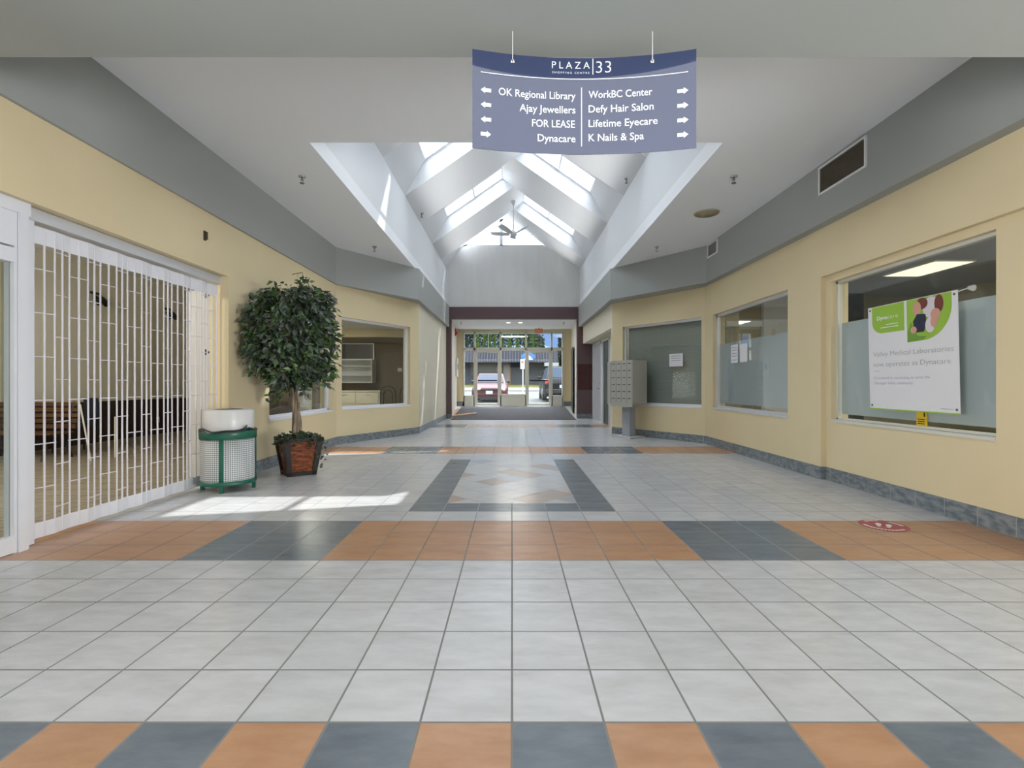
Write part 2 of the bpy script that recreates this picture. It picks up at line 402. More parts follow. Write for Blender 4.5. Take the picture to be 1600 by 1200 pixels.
wall_into(w, (3.76, 2.8), (3.76, 6.0), 0, 2.42, 0.2, -1, [(1.09, 3.10, 0.715, 2.345)])
wall_into(w, (3.70, 2.8), (3.70, 6.0), 2.42, H, 0.26, -1)
struct('wall_right', w, M_YELLOW, 'yellow right wall with two office windows')
RA_L = (V2(RA[1]) - V2(RA[0])).length
ra0, ra1 = 0.03 * RA_L, 0.866 * RA_L
w = MB(); wall_into(w, *RA, 0, H, 0.2, -1, [(ra0, ra1, 0.69, 2.43)]); struct('wall_right_angled', w, M_YELLOW, 'yellow angled wall with the dark blind window behind the mailboxes')
w = MB(); w.box(2.32, 2.52, 11.6, 16.4, 2.45, H); w.box(2.32, 2.62, 11.6, 11.72, 0, 2.45); struct('wall_right_corridor', w, M_CREAM, 'cream header wall over the metal doors on the right')
w = MB(); wall_into(w, (2.62, 11.72), (2.62, 16.4), 0, 2.45, 0.2, -1, [(1.72, 2.74, 0, 2.40), (2.98, 4.42, 0, 2.40)]); w.box(2.52, 2.82, 11.72, 16.4, 2.44, 2.5); struct('wall_right_recess', w, M_CREAM, 'cream back wall of the door recess')
# baseboards (half tiles of slate)
def baseboard(name, segs, label, h=0.15, t=0.014, side=-1):
    mb = MB()
    for p0, p1 in segs:
        Ln = (V2(p1) - V2(p0)).length; strip(mb, p0, p1, side * t, -side * 0.005, 0, Ln, 0.0, h)
    return struct(name, mb, M_BASE, label)
baseboard('baseboard_left', [((-3.30, 5.83), (-3.30, 9.4)), LA, LC], 'slate base tiles along the left walls')
baseboard('baseboard_right', [((3.76, 2.8), (3.76, 6.0)), RF, RA], 'slate base tiles along the right walls', side=1)
w = MB(); w.box(3.69, 3.765, 5.985, 6.0, 0, 0.15); struct('baseboard_step', w, M_BASE, 'slate base tile on the step in the right wall')
# fascia bands
w = MB()
w.prism([(-3.27, 2.85), (-3.27, 9.3), (-2.05, 11.05), (-2.05, 16.36), (-2.32, 16.36), (-2.32, 11.6), (-3.48, 9.42), (-3.48, 2.85)], 3.0, 3.68)
struct('trim_1', w, M_FASCIA, 'grey green fascia band along the left wall under the ceiling')
w = MB()
w.prism([(3.58, 2.85), (3.57, 9.2), (2.17, 11.05), (2.17, 16.36), (2.45, 16.36), (2.45, 11.55), (3.86, 9.5), (3.86, 2.85)], 3.0, 3.68)
struct('trim_2', w, M_FASCIA, 'grey green fascia band along the right wall under the ceiling')
# ceilings
XL, XR, YN, YE, ZC, ZW = -2.13, 2.22, 5.27, 16.4, 3.68, 4.88
w = MB(); w.box(-3.5, 3.9, 2.86, YN, ZC, ZC + 0.2); w.box(-3.5, XL, YN, 16.4, ZC, ZC + 0.2); w.box(XR, 3.9, YN, 16.4, ZC, ZC + 0.2)
struct('ceiling', w, M_CEIL, 'flat off-white ceiling around the skylight')
w = MB(); w.box(-9.2, 9.2, -6, 2.85, 3.0, 3.7); struct('ceiling_soffit', w, M_BEAM, 'lower grey green soffit above the viewer')
w = MB(); w.box(-9.2, 9.2, -6.2, -6.0, 0, 3.1); struct('wall_back', w, M_CREAM, 'wall behind the viewer')
# skylight well
w = MB(); w.box(XL - 0.2, XL, YN, YE, ZC + 0.2, ZW); struct('wall_skylight_left', w, M_WELL, 'white left wall of the skylight well')
w = MB(); w.box(XR, XR + 0.2, YN, YE, ZC + 0.2, ZW); struct('wall_skylight_right', w, M_WELL, 'white right wall of the skylight well')
XM = 0.045; ZA = 6.40; SL = (ZA - ZW) / (XR - XM); GUP = 0.43
def zu(x): return ZA - SL * abs(x - XM)
def zg(x): return zu(x) + GUP
w = MB(); w.prism([(XL - 0.2, ZC + 0.2), (XR + 0.2, ZC + 0.2), (XR + 0.2, ZW + 0.4), (XM, zg(XM) + 0.1), (XL - 0.2, ZW + 0.4)], YN - 0.2, YN, 'y'); struct('wall_skylight_near', w, M_WELL, 'near end wall of the skylight well')
zb = 5.655
w = MB(); w.box(XL - 0.25, XR + 0.7, YE, YE + 0.2, 3.66, zb); struct('wall_end', w, mat('end_wall_paint', (0.80, 0.80, 0.79), 0.75, 0.2, var=0.05, vscale=1.6, stretch=(3, 1, 0.6)), 'tall white end wall over the entrance opening')
BAYS = [5.27, 6.56, 8.26, 9.96, 11.66, 13.36, 15.06, 16.4]
n_t = 3; n_w = 20
for i in range(7):
    y0, y1 = BAYS[i], BAYS[i + 1]
    for s in (-1, 1):
        xe = XL if s < 0 else XR
        solid = (i % 2 == 1) if s < 0 else (i % 2 == 0)
        nm = 'left' if s < 0 else 'right'
        order = ['nearest', 'second', 'third', 'fourth', 'fifth', 'sixth', 'farthest'][i]
        if solid:
            w = MB(); w.prism([(XM, ZA), (xe, ZW), (xe + s * 0.2, ZW + GUP + 1.95), (XM, ZA + GUP + 0.6)], y0, y1, 'y')  # outer tops raised out of view to shade and narrow the sun patches
            struct('trim_%d' % n_t, w, M_WELL, 'white boxed rafter on the %s side of the skylight, %s bay' % (nm, order)); n_t += 1
        else:
            xa, xb = XM + s * 0.30, XM + s * 1.78
            w = MB()
            w.prism([(xe, ZW), (xb, zg(xb)), (xb + s * 0.02, zg(xb) + 0.12), (xe + s * 0.2, ZW + 0.5), (xe + s * 0.2, ZW)], y0, y1, 'y')
            w.prism([(XM, ZA), (xa, zg(xa)), (xa, zg(xa) + 0.12), (XM, ZA + 0.62)], y0, y1, 'y')
            struct('trim_%d' % n_t, w, M_WELL, 'white curb of the skylight opening, %s side, %s bay' % (nm, order)); n_t += 1
            yg = y0 + min(1.1, 0.088 * y0)  # near part of the bay closed by an added strip that narrows the sunlight
            w2 = MB(); w2.prism([(xa, zg(xa)), (xb, zg(xb)), (xb, zg(xb) + 0.12), (xa, zg(xa) + 0.12)], y0, yg, 'y'); struct('trim_%d' % n_t, w2, M_WELL, 'white strip added to block sun beside the skylight pane, %s side, %s bay' % (nm, order)); n_t += 1
            f = MB()
            for xx in (xa, XM + s * 1.04, xb):
                a, b = xx - 0.018, xx + 0.018
                f.prism([(a, zg(a) - 0.01), (b, zg(b) - 0.01), (b, zg(b) + 0.05), (a, zg(a) + 0.05)], yg, y1, 'y')
            for yy in (yg + 0.03, y1 - 0.03):
                f.prism([(xa, zg(xa)), (xb, zg(xb)), (xb, zg(xb) + 0.05), (xa, zg(xa) + 0.05)], yy - 0.02, yy + 0.02, 'y')
            o = struct('window_%d' % n_w, f, M_WALU, 'skylight pane on the %s slope, %s bay' % (nm, order)); n_w += 1
            g = MB(); g.prism([(xa, zg(xa) + 0.015), (xb, zg(xb) + 0.015), (xb, zg(xb) + 0.022), (xa, zg(xa) + 0.022)], yg, y1, 'y'); g.build('glass', M_SKYGLASS, o)
# gable window
f = MB(); xg = (ZA + GUP - zb) / SL
f.box(XM - xg, XM + xg, YE + 0.02, YE + 0.1, zb, zb + 0.05); f.box(-0.40, -0.30, YE + 0.02, YE + 0.1, zb, zg(-0.35))
for s in (-1, 1):
    f.prism([(XM + s * xg, zb), (XM, zb + SL * xg), (XM, zb + SL * xg - 0.08), (XM + s * (xg - 0.1), zb)], YE + 0.02, YE + 0.1, 'y')
o = struct('window_30', f, M_WALU, 'triangular gable window at the far end of the skylight')
g = MB(); g.prism([(XM - xg, zb), (XM + xg, zb), (XM, zb + SL * xg)], YE + 0.05, YE + 0.058, 'y'); g.build('glass', M_SKYGLASS, o)

# entrance portal and vestibule
w = MB(); w.box(-2.35, 2.9, YE - 0.04, YE + 0.18, 3.27, 3.66); w.box(-2.35, -1.985, YE - 0.04, YE + 0.18, 0, 3.27); w.box(2.13, 2.9, YE - 0.04, YE + 0.18, 0, 3.27)
struct('trim_60', w, M_PURPLE, 'plum painted portal around the entrance opening')
w = MB(); w.box(2.15, 2.62, YE - 0.055, YE - 0.035, 0.95, 1.79); struct('trim_61', w, M_MAROON, 'maroon panel on the right leg of the portal')
w = MB(); w.box(-2.35, -1.98, YE - 0.055, YE - 0.03, 0, 0.16); w.box(2.12, 2.62, YE - 0.058, YE - 0.03, 0, 0.16); struct('baseboard_portal', w, M_BASE, 'dark base tiles under the plum portal')
w = MB(); wall_into(w, (-1.99, YE + 0.15), (-2.19, 19.95), 0, 3.4, 0.2, 1); struct('wall_vestibule_left', w, mat('vestibule_white_paint', (0.74, 0.70, 0.63), 0.6, 0.3), 'white left wall of the entrance vestibule')
w = MB(); wall_into(w, (2.135, YE + 0.15), (2.36, 19.95), 0, 3.4, 0.2, -1); struct('wall_vestibule_right', w, MATS['vestibule_white_paint'], 'white right wall of the entrance vestibule')
w = MB(); w.box(-2.3, 2.6, YE + 0.1, 20.1, 3.30, 3.5); struct('ceiling_vestibule', w, M_CEIL, 'white vestibule ceiling')
YD = 19.8
w = MB(); w.box(-2.3, -1.89, YD, YD + 0.2, 0, 3.4); w.box(2.04, 2.5, YD, YD + 0.2, 0, 3.4); w.box(-1.89, 2.04, YD, YD + 0.2, 3.20, 3.4)
struct('wall_entrance', w, M_YELLOW, 'yellow wall around the glazed entrance')
w = MB(); w.box(-2.2, -1.89, YD - 0.02, YD + 0.001, 0.2, 0.45); w.box(2.04, 2.4, YD - 0.02, YD + 0.001, 0.2, 0.45); struct('baseboard_entrance', w, M_BASE, 'dark base tiles beside the glazed entrance')
M_DKGREEN = mat('dark_green_door', (0.035, 0.05, 0.042), 0.4, 0.4)
w = MB(); wall_into(w, (2.16, 17.6), (2.335, 19.6), 0.12, 2.45, 0.03, 1); struct('door_5', w, M_DKGREEN, 'dark green side door in the right vestibule wall')
# glazed entrance
zf = 0.27
def px(x): return (x - 801) * YD / F
f = MB(); fy0, fy1 = YD - 0.02, YD + 0.10
XS = [px(725.4), px(742.5), px(783), px(823), px(863), px(880.5)]
for x in XS: f.box(x - 0.035, x + 0.035, fy0, fy1, zf, 3.20)
f.box(XS[0], XS[5], fy0, fy1, 3.13, 3.20); f.box(XS[0], XS[5], fy0, fy1, 2.47, 2.58)
xm = px(763.7); f.box(xm - 0.015, xm + 0.015, fy0, fy1, 2.58, 3.13)
f.box(XS[0], XS[1], fy0, fy1, zf, zf + 0.42); f.box(XS[2], XS[3], fy0, fy1, zf, zf + 0.42); f.box(XS[4], XS[5], fy0, fy1, zf, zf + 0.42)
f.box(XS[2], XS[3], fy0 - 0.01, fy1, zf + 0.42, zf + 0.47)
o = struct('window_1', f, M_CREAMFR, 'cream storefront frame of the glazed entrance')
g = MB(); g.box(XS[0], XS[5], YD + 0.05, YD + 0.056, 2.55, 3.15); g.build('transom_glass', M_GLASS, o)
for k, (a, b) in enumerate(((0, 1), (2, 3), (4, 5))):
    g = MB(); g.box(XS[a] + .02, XS[b] - .02, YD + 0.05, YD + 0.056, zf + 0.4, 2.5); g.build('side_glass', M_GLASS, o)
for k, (a, b, nm) in enumerate(((1, 2, 'left'), (3, 4, 'right'))):
    x0, x1 = XS[a] + 0.035, XS[b] - 0.035; f = MB(); st = 0.075
    f.box(x0, x0 + st, YD, YD + 0.05, zf + 0.01, 2.47); f.box(x1 - st, x1, YD, YD + 0.05, zf + 0.01, 2.47)
    f.box(x0 + st, x1 - st, YD, YD + 0.05, 2.38, 2.47); f.box(x0 + st, x1 - st, YD, YD + 0.05, zf + 0.01, zf + 0.10)
    d = struct('door_%d' % (k + 1), f, M_CREAMFR, 'glazed %s entrance door in a cream frame' % nm)
    g = MB(); g.box(x0 + st, x1 - st, YD + 0.02, YD + 0.026, zf + 0.1, 2.38); g.build('glass', M_GLASS, d)
    q = MB(); q.box(x0 + 0.1, x1 - 0.1, YD - 0.06, YD - 0.03, zf + 0.98, zf + 1.03); q.box(x0 + 0.1, x0 + 0.13, YD - 0.06, YD, zf + 0.985, zf + 1.025); q.box(x1 - 0.13, x1 - 0.1, YD - 0.06, YD, zf + 0.985, zf + 1.025); q.build('push_bar', M_BLACK, d)
    q = MB(); q.box(x0 + (0.1 if k == 0 else 0.5), x0 + (0.45 if k == 0 else 0.85), YD - 0.06, YD, 2.40, 2.46); q.build('door_closer', M_ALU, d)
# metal doors in the right recess
def slab_door(name, y0, y1, ht, m, label, lever=True, gl=None):
    f = MB()
    f.box(2.60, 2.70, y0, y0 + 0.06, 0, ht); f.box(2.60, 2.70, y1 - 0.06, y1, 0, ht); f.box(2.60, 2.70, y0, y1, ht - 0.05, ht)
    o = struct(name, f, M_WALU, label)
    q = MB(); q.box(2.64, 2.68, y0 + 0.06, y1 - 0.06, 0.01, ht - 0.05); q.build('leaf', m, o)
    if lever:
        q = MB(); q.tube((2.64, y0 + 0.17, 1.0), (2.57, y0 + 0.17, 1.0), 0.018); q.tube((2.575, y0 + 0.17, 1.0), (2.575, y0 + 0.32, 1.0), 0.013); q.tube((2.645, y0 + 0.17, 1.16), (2.61, y0 + 0.17, 1.16), 0.03); q.build('lever_handle', M_CHROME, o)
    return o
slab_door('door_3', 14.72, 16.13, 2.40, mat('grey_door_paint', (0.52, 0.53, 0.58), 0.28, 0.5), 'grey metal door beside the plum portal')
slab_door('door_4', 13.45, 14.45, 2.40, MATS['dark_green_door'], 'dark green door nearer to the mailboxes', lever=False)

# windows of the mall
window('window_2', *LW, 1, LWs(6.81), LWs(9.19), 0.655, 2.42, 0.10, 'shop window in the left wall behind the ficus trunk', frame=M_WALU)
window('window_3', *LA, 1, la0, la1, 0.665, 2.42, 0.10, 'shop window in the left angled wall', frame=M_WALU)
w4 = window('window_4', *RF, -1, 0.72, 3.22, 0.70, 2.41, 0.09, 'office window with two notices in the right wall')
w5 = window('window_5', (3.76, -6), (3.76, 6.0), -1, 9.89, 11.90, 0.715, 2.345, 0.09, 'office window behind the hanging poster', frame=M_CREAMFR, fw=0.03)
w6 = window('window_6', *RA, -1, ra0, ra1, 0.69, 2.43, 0.09, 'window with dark blinds in the right angled wall', frame=M_WALU)
def film_mat():
    m = bpy.data.materials.new('frosted_film'); m.use_nodes = True; nt = m.node_tree; nt.nodes.clear(); N = nt.nodes.new; L = nt.links.new
    out = N('ShaderNodeOutputMaterial'); a = N('ShaderNodeMixShader'); d = N('ShaderNodeBsdfDiffuse'); t = N('ShaderNodeBsdfTranslucent')
    d.inputs[0].default_value = (0.60, 0.63, 0.67, 1); t.inputs[0].default_value = (0.6, 0.65, 0.67, 1)
    a.inputs[0].default_value = 0.35; L(d.outputs[0], a.inputs[1]); L(t.outputs[0], a.inputs[2]); L(a.outputs[0], out.inputs[0]); return m
M_FILM = film_mat()
q = MB(); strip(q, *RF, -0.098, -0.101, 0.79, 3.15, 0.80, 1.86); q.build('frosted_film', M_FILM, w4)
q = MB(); strip(q, (3.76, -6), (3.76, 6.0), -0.098, -0.101, 9.93, 11.86, 0.79, 1.85); q.build('frosted_film', M_FILM, w5)
def blind_mat():
    m = bpy.data.materials.new('grey_blind'); m.use_nodes = True; h = NT(m); b = h.t.nodes['Principled BSDF']
    tc = h.n('ShaderNodeTexCoord'); sp = h.n('ShaderNodeSeparateXYZ'); h.L(tc.outputs['Object'], sp.inputs[0])
    p = h.math('PINGPONG', sp.outputs[2], 0.0125); h.L(h.mix(h.math('DIVIDE', p, 0.0125), (0.21, 0.215, 0.20), (0.33, 0.335, 0.315)), b.inputs['Base Color']); b.inputs['Roughness'].default_value = 0.6
    return m
q = MB(); strip(q, *RA, -0.16, -0.175, ra0 + 0.03, ra1 - 0.03, 0.70, 2.42); q.build('blind', blind_mat(), w6)

# ---------------------------------------------------------------- rooms behind the glass
M_STOREWALL = mat('store_wall_paint', (0.64, 0.62, 0.53), 0.6, 0.3)
M_WAINSCOT = mat('dark_brown_wainscot', (0.028, 0.014, 0.014), 0.45, 0.4)
M_BROWN = mat('brown_shop_wall', (0.20, 0.155, 0.10), 0.55, 0.3)
M_OLIVE = mat('olive_office_wall', (0.36, 0.32, 0.21), 0.6, 0.3)
w = MB(); w.box(-8.3, -3.50, 1.0, 14.6, -0.1, 0.004); struct('floor_store', w, M_STORE_TILE, 'beige tile floor of the closed store on the left')
w = MB(); w.box(-8.3, -8.1, 1.0, 14.6, 0, 3.5); struct('wall_store_back', w, M_STOREWALL, 'cream back wall of the closed store')
w = MB(); w.box(-8.1, -8.08, 1.0, 14.0, 0.004, 0.80); struct('trim_40', w, M_WAINSCOT, 'dark brown wainscot along the store back wall')
w = MB(); w.box(-8.1, -3.3, 1.0, 1.2, 0, 3.5); struct('wall_store_near', w, M_STOREWALL, 'near side wall of the closed store')
w = MB(); wall_into(w, (-3.58, 6.40), (-8.08, 13.6), 0, 3.45, 0.1, -1); struct('wall_store_partition', w, M_CREAM, 'partition between the closed store and the shop')
w = MB(); w.box(-8.1, -3.52, 1.2, 14.5, 3.45, 3.55); struct('ceiling_store', w, M_CEIL, 'ceiling of the closed store')
for k, y in enumerate((7.74, 11.05)):
    w = MB(); w.box(-8.075, -8.04, y, y + 0.14, 0.8, 3.3); struct('trim_%d' % (41 + k), w, mat('pale_cream_trim', (0.72, 0.66, 0.50), 0.5, 0.3), 'pale vertical batten on the store back wall, %s' % ('nearer' if k == 0 else 'farther'))
w = MB(); w.box(-8.1, -2.36, 14.4, 14.6, 0, 3.5); struct('wall_shop_back', w, M_BROWN, 'dim brown back wall of the left shop')
w = MB(); w.prism([(-3.52, 6.5), (-3.52, 9.5), (-2.36, 11.7), (-2.36, 14.4), (-8.0, 14.4), (-8.0, 13.62)], 2.60, 2.66); struct('ceiling_shop', w, M_CEIL, 'ceiling of the left shop')
w = MB(); w.box(-6.6, -2.37, 13.3, 13.45, 2.39, 2.6); struct('trim_43', w, M_YELLOW, 'yellow bulkhead under the shop ceiling')
w = MB(); w.box(-2.37, -2.35, 11.75, 14.4, 0, 2.6); struct('wall_shop_right', w, M_BROWN, 'dim right wall of the left shop')
w = MB(); w.box(4.031, 8.4, 3.0, 9.4, -0.1, 0.003); struct('floor_office', w, mat('office_carpet', (0.12, 0.13, 0.15), 0.9, 0.1, bump=0.2), 'dark floor of the office on the right')
w = MB(); w.box(8.1, 8.3, 3.0, 9.4, 0, 3.0); struct('wall_office_back', w, M_OLIVE, 'olive back wall of the office')
w = MB(); w.box(3.95, 8.1, 9.25, 9.4, 0, 3.0); struct('wall_office_far', w, M_OLIVE, 'olive far wall of the office')
w = MB(); w.box(3.965, 8.1, 3.0, 9.25, 2.75, 2.85); struct('ceiling_office', w, mat('office_ceiling', (0.42, 0.42, 0.42), 0.8, 0.2), 'grey tiled office ceiling')
w = MB(); w.box(7.5, 8.1, 3.0, 9.25, 2.35, 2.75); struct('trim_44', w, M_OLIVE, 'olive bulkhead along the office back wall')
w = MB(); w.box(4.6, 5.2, 9.15, 9.25, 0, 2.75); w.box(3.95, 6.8, 9.2, 9.25, 2.2, 2.3); struct('trim_45', w, mat('office_white_paint', (0.7, 0.7, 0.7), 0.6, 0.3), 'white pier on the office far wall')
w = MB(); w.prism([(3.75, 9.9), (2.6, 11.6), (3.6, 12.3), (4.8, 10.4)], 0, 3.0)
def room3():
    w = MB(); strip(w, *RA, -0.9, -1.0, -0.2, RA_L + 0.3, 0, 3.0); struct('wall_blind_room', w, M_OLIVE, 'wall behind the blind window')
room3()

def rel(mb, root):
    L = root.location; mb.v = [(a - L.x, b - L.y, c - L.z) for a, b, c in mb.v]; return mb

# office contents
t = thing('office_post', 'dark square post in the office, left end of the poster window', 'post', (6.05, 9.0, 0))
q = MB(); q.box(-0.2, 0.2, -0.1, 0.1, 0.003, 2.749); q.build('shaft', M_BLACK, t)
t2 = copy_tree(t); t2.location = (7.35, 6.55, 0); t2['label'] = 'dark square post in the office, near the right end of the poster window'
t['group'] = t2['group'] = 'dark posts in the office'
t2.children[0].scale = (0.5, 1, 0.853) if t2.children else (1, 1, 1)
t = thing('ceiling_light', 'glowing fluorescent panel in the office ceiling behind the poster window', 'ceiling light', (5.75, 6.95, 2.73))
q = MB(); q.box(-0.27, 0.27, -0.46, 0.46, 0, 0.019); q.build('frame', M_WHITE, t)
q = MB(); q.box(-0.25, 0.25, -0.44, 0.44, -0.004, -0.001); q.build('diffuser', mat('warm_light_panel', (1, 0.90, 0.62), emit=1.3), t)
M_CHAIR = mat('dark_upholstery', (0.02, 0.025, 0.04), 0.7, 0.3)

# closed store contents
M_SLAT = mat('bench_wood', (0.12, 0.06, 0.024), 0.45, 0.4, var=0.4, vscale=4, stretch=(1, 8, 8))
t = thing('slatted_bench', 'wooden slatted bench with black iron ends inside the closed store', 'bench', (-7.38, 7.55, 0.004))
for k in range(5):
    q = MB(); z = 0.45 + k * 0.085; yb = 0.20 + k * 0.018; q.box(-0.62, 0.62, yb, yb + 0.025, z, z + 0.062); q.build('back_slat', M_SLAT, t)
for k in range(4):
    q = MB(); q.box(-0.62, 0.62, -0.22 + k * 0.105, -0.135 + k * 0.105, 0.385, 0.41); q.build('seat_slat', M_SLAT, t)
for s in (-0.52, 0.52):
    q = MB(); q.path([(s, -0.24, 0.0), (s, -0.18, 0.18), (s, -0.2, 0.37), (s, 0.0, 0.365), (s, 0.19, 0.37), (s, 0.30, 0.86)], 0.02, 6); q.path([(s, 0.19, 0.37), (s, 0.16, 0.18), (s, 0.26, 0.0)], 0.02, 6)
    q.path([(s, -0.2, 0.37), (s, -0.2, 0.58), (s, 0.24, 0.60)], 0.016, 6); q.build('iron_end', M_BLACK, t)
t = thing('upholstered_chair', 'dark navy chair behind the right end of the slatted bench in the closed store', 'chair', (-7.3, 8.35, 0.004), R(-30))
q = MB(); q.box(-0.24, 0.24, -0.24, 0.24, 0.42, 0.50); q.build('seat', M_CHAIR, t, bevel=0.02)
q = MB(); q.box(-0.23, 0.23, 0.20, 0.26, 0.50, 0.90); q.build('backrest', M_CHAIR, t, bevel=0.02)
for sx in (-0.21, 0.21):
    for sy in (-0.21, 0.21):
        q = MB(); q.tube((sx, sy, 0), (sx * 0.95, sy * 0.95, 0.42), 0.014); q.build('leg', M_BLACK, t)
M_POLE = mat('pale_pole', (0.55, 0.53, 0.45), 0.4, 0.4)
for k, (a, b, lb) in enumerate((((-6.20, 7.375, 0.004), (-6.50, 7.54, 0.83), 'longer pale leaning pole just right of the slatted bench in the closed store'),
                               ((-6.15, 7.76, 0.004), (-6.30, 7.95, 0.62), 'shorter pale leaning pole farther right of the slatted bench in the store'))):
    q = MB(); q.tube(a, b, 0.012); solo('leaning_pole', q, M_POLE, lb, 'pole', 'pale poles in the closed store')
for k, y in enumerate((9.72, 11.74)):
    t = thing('spotlight', 'black twin spotlight on the store back wall, the %s of the two' % ('left and nearer' if k == 0 else 'right and farther'), 'spotlight', (-8.1, y, 2.78), 0, 'spotlights in the closed store')
    q = MB(); q.box(0, 0.03, -0.11, 0.11, 0.10, 0.14); q.tube((0.02, -0.08, 0.12), (0.14, -0.08, 0.0), 0.012); q.tube((0.02, 0.08, 0.12), (0.14, 0.08, 0.0), 0.012); q.build('bracket', M_BLACK, t)
    for yy in (-0.08, 0.08):
        q = MB(); q.tube((0.08, yy, 0.03), (0.20, yy - 0.03, -0.09), 0.045, 12, 0.06); q.build('lamp_head', M_BLACK, t)
q = MB(); q.box(-8.079, -8.068, 11.38, 11.46, 0.26, 0.39); q.box(-8.068, -8.066, 11.40, 11.44, 0.285, 0.315); q.box(-8.068, -8.066, 11.40, 11.44, 0.335, 0.365)
solo('wall_outlet', q, M_WHITE, 'white electrical outlet low on the dark wainscot of the store', 'outlet')
q = MB(); q.lathe([(0.0, 0), (0.2, 0.0), (0.24, 0.05), (0.24, 0.08), (0, 0.08)], 20, (-7.35, 11.6, 3.369)); solo('ceiling_lamp', q, mat('store_lamp', (1, 0.93, 0.78), emit=1.1), 'round glowing lamp on the ceiling of the closed store', 'ceiling light')
t = thing('door_panel', 'white folded door panel standing behind the right end of the grille', 'door panel', (-3.75, 6.15, 0.004))
q = MB(); q.box(-0.21, 0.22, -0.02, 0.02, 0, 2.28); q.build('panel', mat('folded_panel_white', (0.6, 0.6, 0.6), 0.5), t)
for z in (1.02 + 0.47, 2.19):
    q = MB(); q.box(0.0, 0.02, -0.035, -0.02, z, z + 0.07); q.box(0.04, 0.10, -0.04, -0.02, z + 0.02, z + 0.045); q.build('latch', M_BLACK, t)

# left shop contents
M_CAB = mat('cream_cabinet', (0.66, 0.63, 0.52), 0.5, 0.3)
t = thing('drawer_cabinet', 'cream drawer cabinet seen through the left angled window', 'cabinet', (-4.0, 13.15, 0.0))
q = MB(); q.box(-0.60, 0.60, -0.25, 0.3, 0.004, 0.94); q.box(-0.62, 0.62, -0.27, 0.32, 0.94, 0.97); q.build('body', M_CAB, t)
for k, (z0, z1) in enumerate(((0.06, 0.36), (0.38, 0.62), (0.64, 0.92))):
    for s, (a, b) in enumerate(((-0.58, -0.03), (0.0, 0.56))):
        q = MB(); q.box(a, b, -0.265, -0.25, z0, z1); d = q.build('drawer', M_CAB, t)
        q = MB(); q.box((a + b) / 2 - 0.06, (a + b) / 2 + 0.06, -0.285, -0.265, z1 - 0.05, z1 - 0.03); q.build('pull', M_ALU, d)
t = thing('wall_shelf_box', 'white open display box hanging above the cream drawer cabinet', 'display box', (-4.45, 14.3, 1.17))
q = MB(); q.box(-0.55, 0.55, -0.35, 0.1, 0, 0.03); q.box(-0.55, 0.55, -0.35, 0.1, 0.63, 0.66); q.box(-0.55, -0.52, -0.35, 0.1, 0.03, 0.63); q.box(0.52, 0.55, -0.35, 0.1, 0.03, 0.63); q.box(-0.52, 0.52, 0.06, 0.1, 0.03, 0.63); q.build('case', M_WHITE, t)
q = MB(); q.box(-0.52, 0.52, -0.3, 0.06, 0.20, 0.22); q.build('shelf', M_WHITE, t)
q = MB(); q.box(-0.52, 0.52, -0.3, 0.06, 0.46, 0.48); q.build('shelf', M_WHITE, t)
t = thing('framed_board', 'dark framed board on the wall above the white display box', 'board', (-4.6, 14.36, 1.86))
q = MB(); q.box(-0.6, 0.62, 0.0, 0.039, 0, 0.42); q.build('panel', mat('dark_board', (0.07, 0.07, 0.08), 0.3, 0.5), t)
q = MB(); q.box(-0.62, 0.65, -0.015, 0.03, 0.42, 0.45); q.box(0.62, 0.65, -0.015, 0.03, 0, 0.42); q.box(-0.62, 0.65, -0.015, 0.03, -0.03, 0.0); q.build('frame', M_ALU, t)
for k, (x, y, lb) in enumerate(((-3.05, 12.5, 'arch-backed black wire chair in the left shop, left one beside the cabinet'), (-2.62, 12.75, 'arch-backed black wire chair in the left shop, right one at the window edge'))):
    t = thing('wire_chair', lb, 'chair', (x, y, 0.0), 0, 'wire chairs in the left shop')
    q = MB(); q.lathe([(0, 0.44), (0.19, 0.44), (0.2, 0.46), (0.19, 0.48), (0, 0.48)], 16); q.build('seat', M_BLACK, t)
    q = MB(); pts = [(0.19 * math.cos(a), -0.18, 0.9 + 0.19 * math.sin(a)) for a in [math.pi * j / 10 for j in range(11)]]
    q.path([(0.19, -0.16, 0.46)] + pts + [(-0.19, -0.16, 0.46)], 0.013, 6); pts = [(0.11 * math.cos(a), -0.18, 0.88 + 0.11 * math.sin(a)) for a in [math.pi * j / 8 for j in range(9)]]
    q.path([(0.11, -0.17, 0.46)] + pts + [(-0.11, -0.17, 0.46)], 0.009, 6); q.build('backrest', M_BLACK, t)
    for sx in (-1, 1):
        for sy in (-1, 1):
            q = MB(); q.tube((sx * 0.2, sy * 0.2, 0.0), (sx * 0.13, sy * 0.13, 0.45), 0.012); q.build('leg', M_BLACK, t)
q = MB(); q.box(-3.28, -3.16, 14.37, 14.40, 1.50, 1.60); q.box(-3.25, -3.21, 14.365, 14.37, 1.53, 1.57); solo('thermostat', q, M_WHITE, 'small white thermostat on the brown shop wall', 'thermostat')
q = MB(); q.box(-3.0, -2.4, 14.35, 14.395, 0.0, 2.1); struct('door_7', q, mat('dark_doorway', (0.05, 0.04, 0.03), 0.6), 'dark doorway in the brown shop wall')
t = thing('reflection_panel', 'tall white panel imitating a window reflection inside the left shop behind the ficus trunk', 'panel', (-4.55, 10.9, 0.004), R(20))  # white board added in place of a bright reflection in the shop window
q = MB(); q.box(-0.18, 0.18, -0.015, 0.015, 0.03, 1.15); q.build('board', M_WHITE, t); q = MB(); q.box(-0.2, 0.2, -0.12, 0.12, 0, 0.03); q.build('base', M_ALU, t)

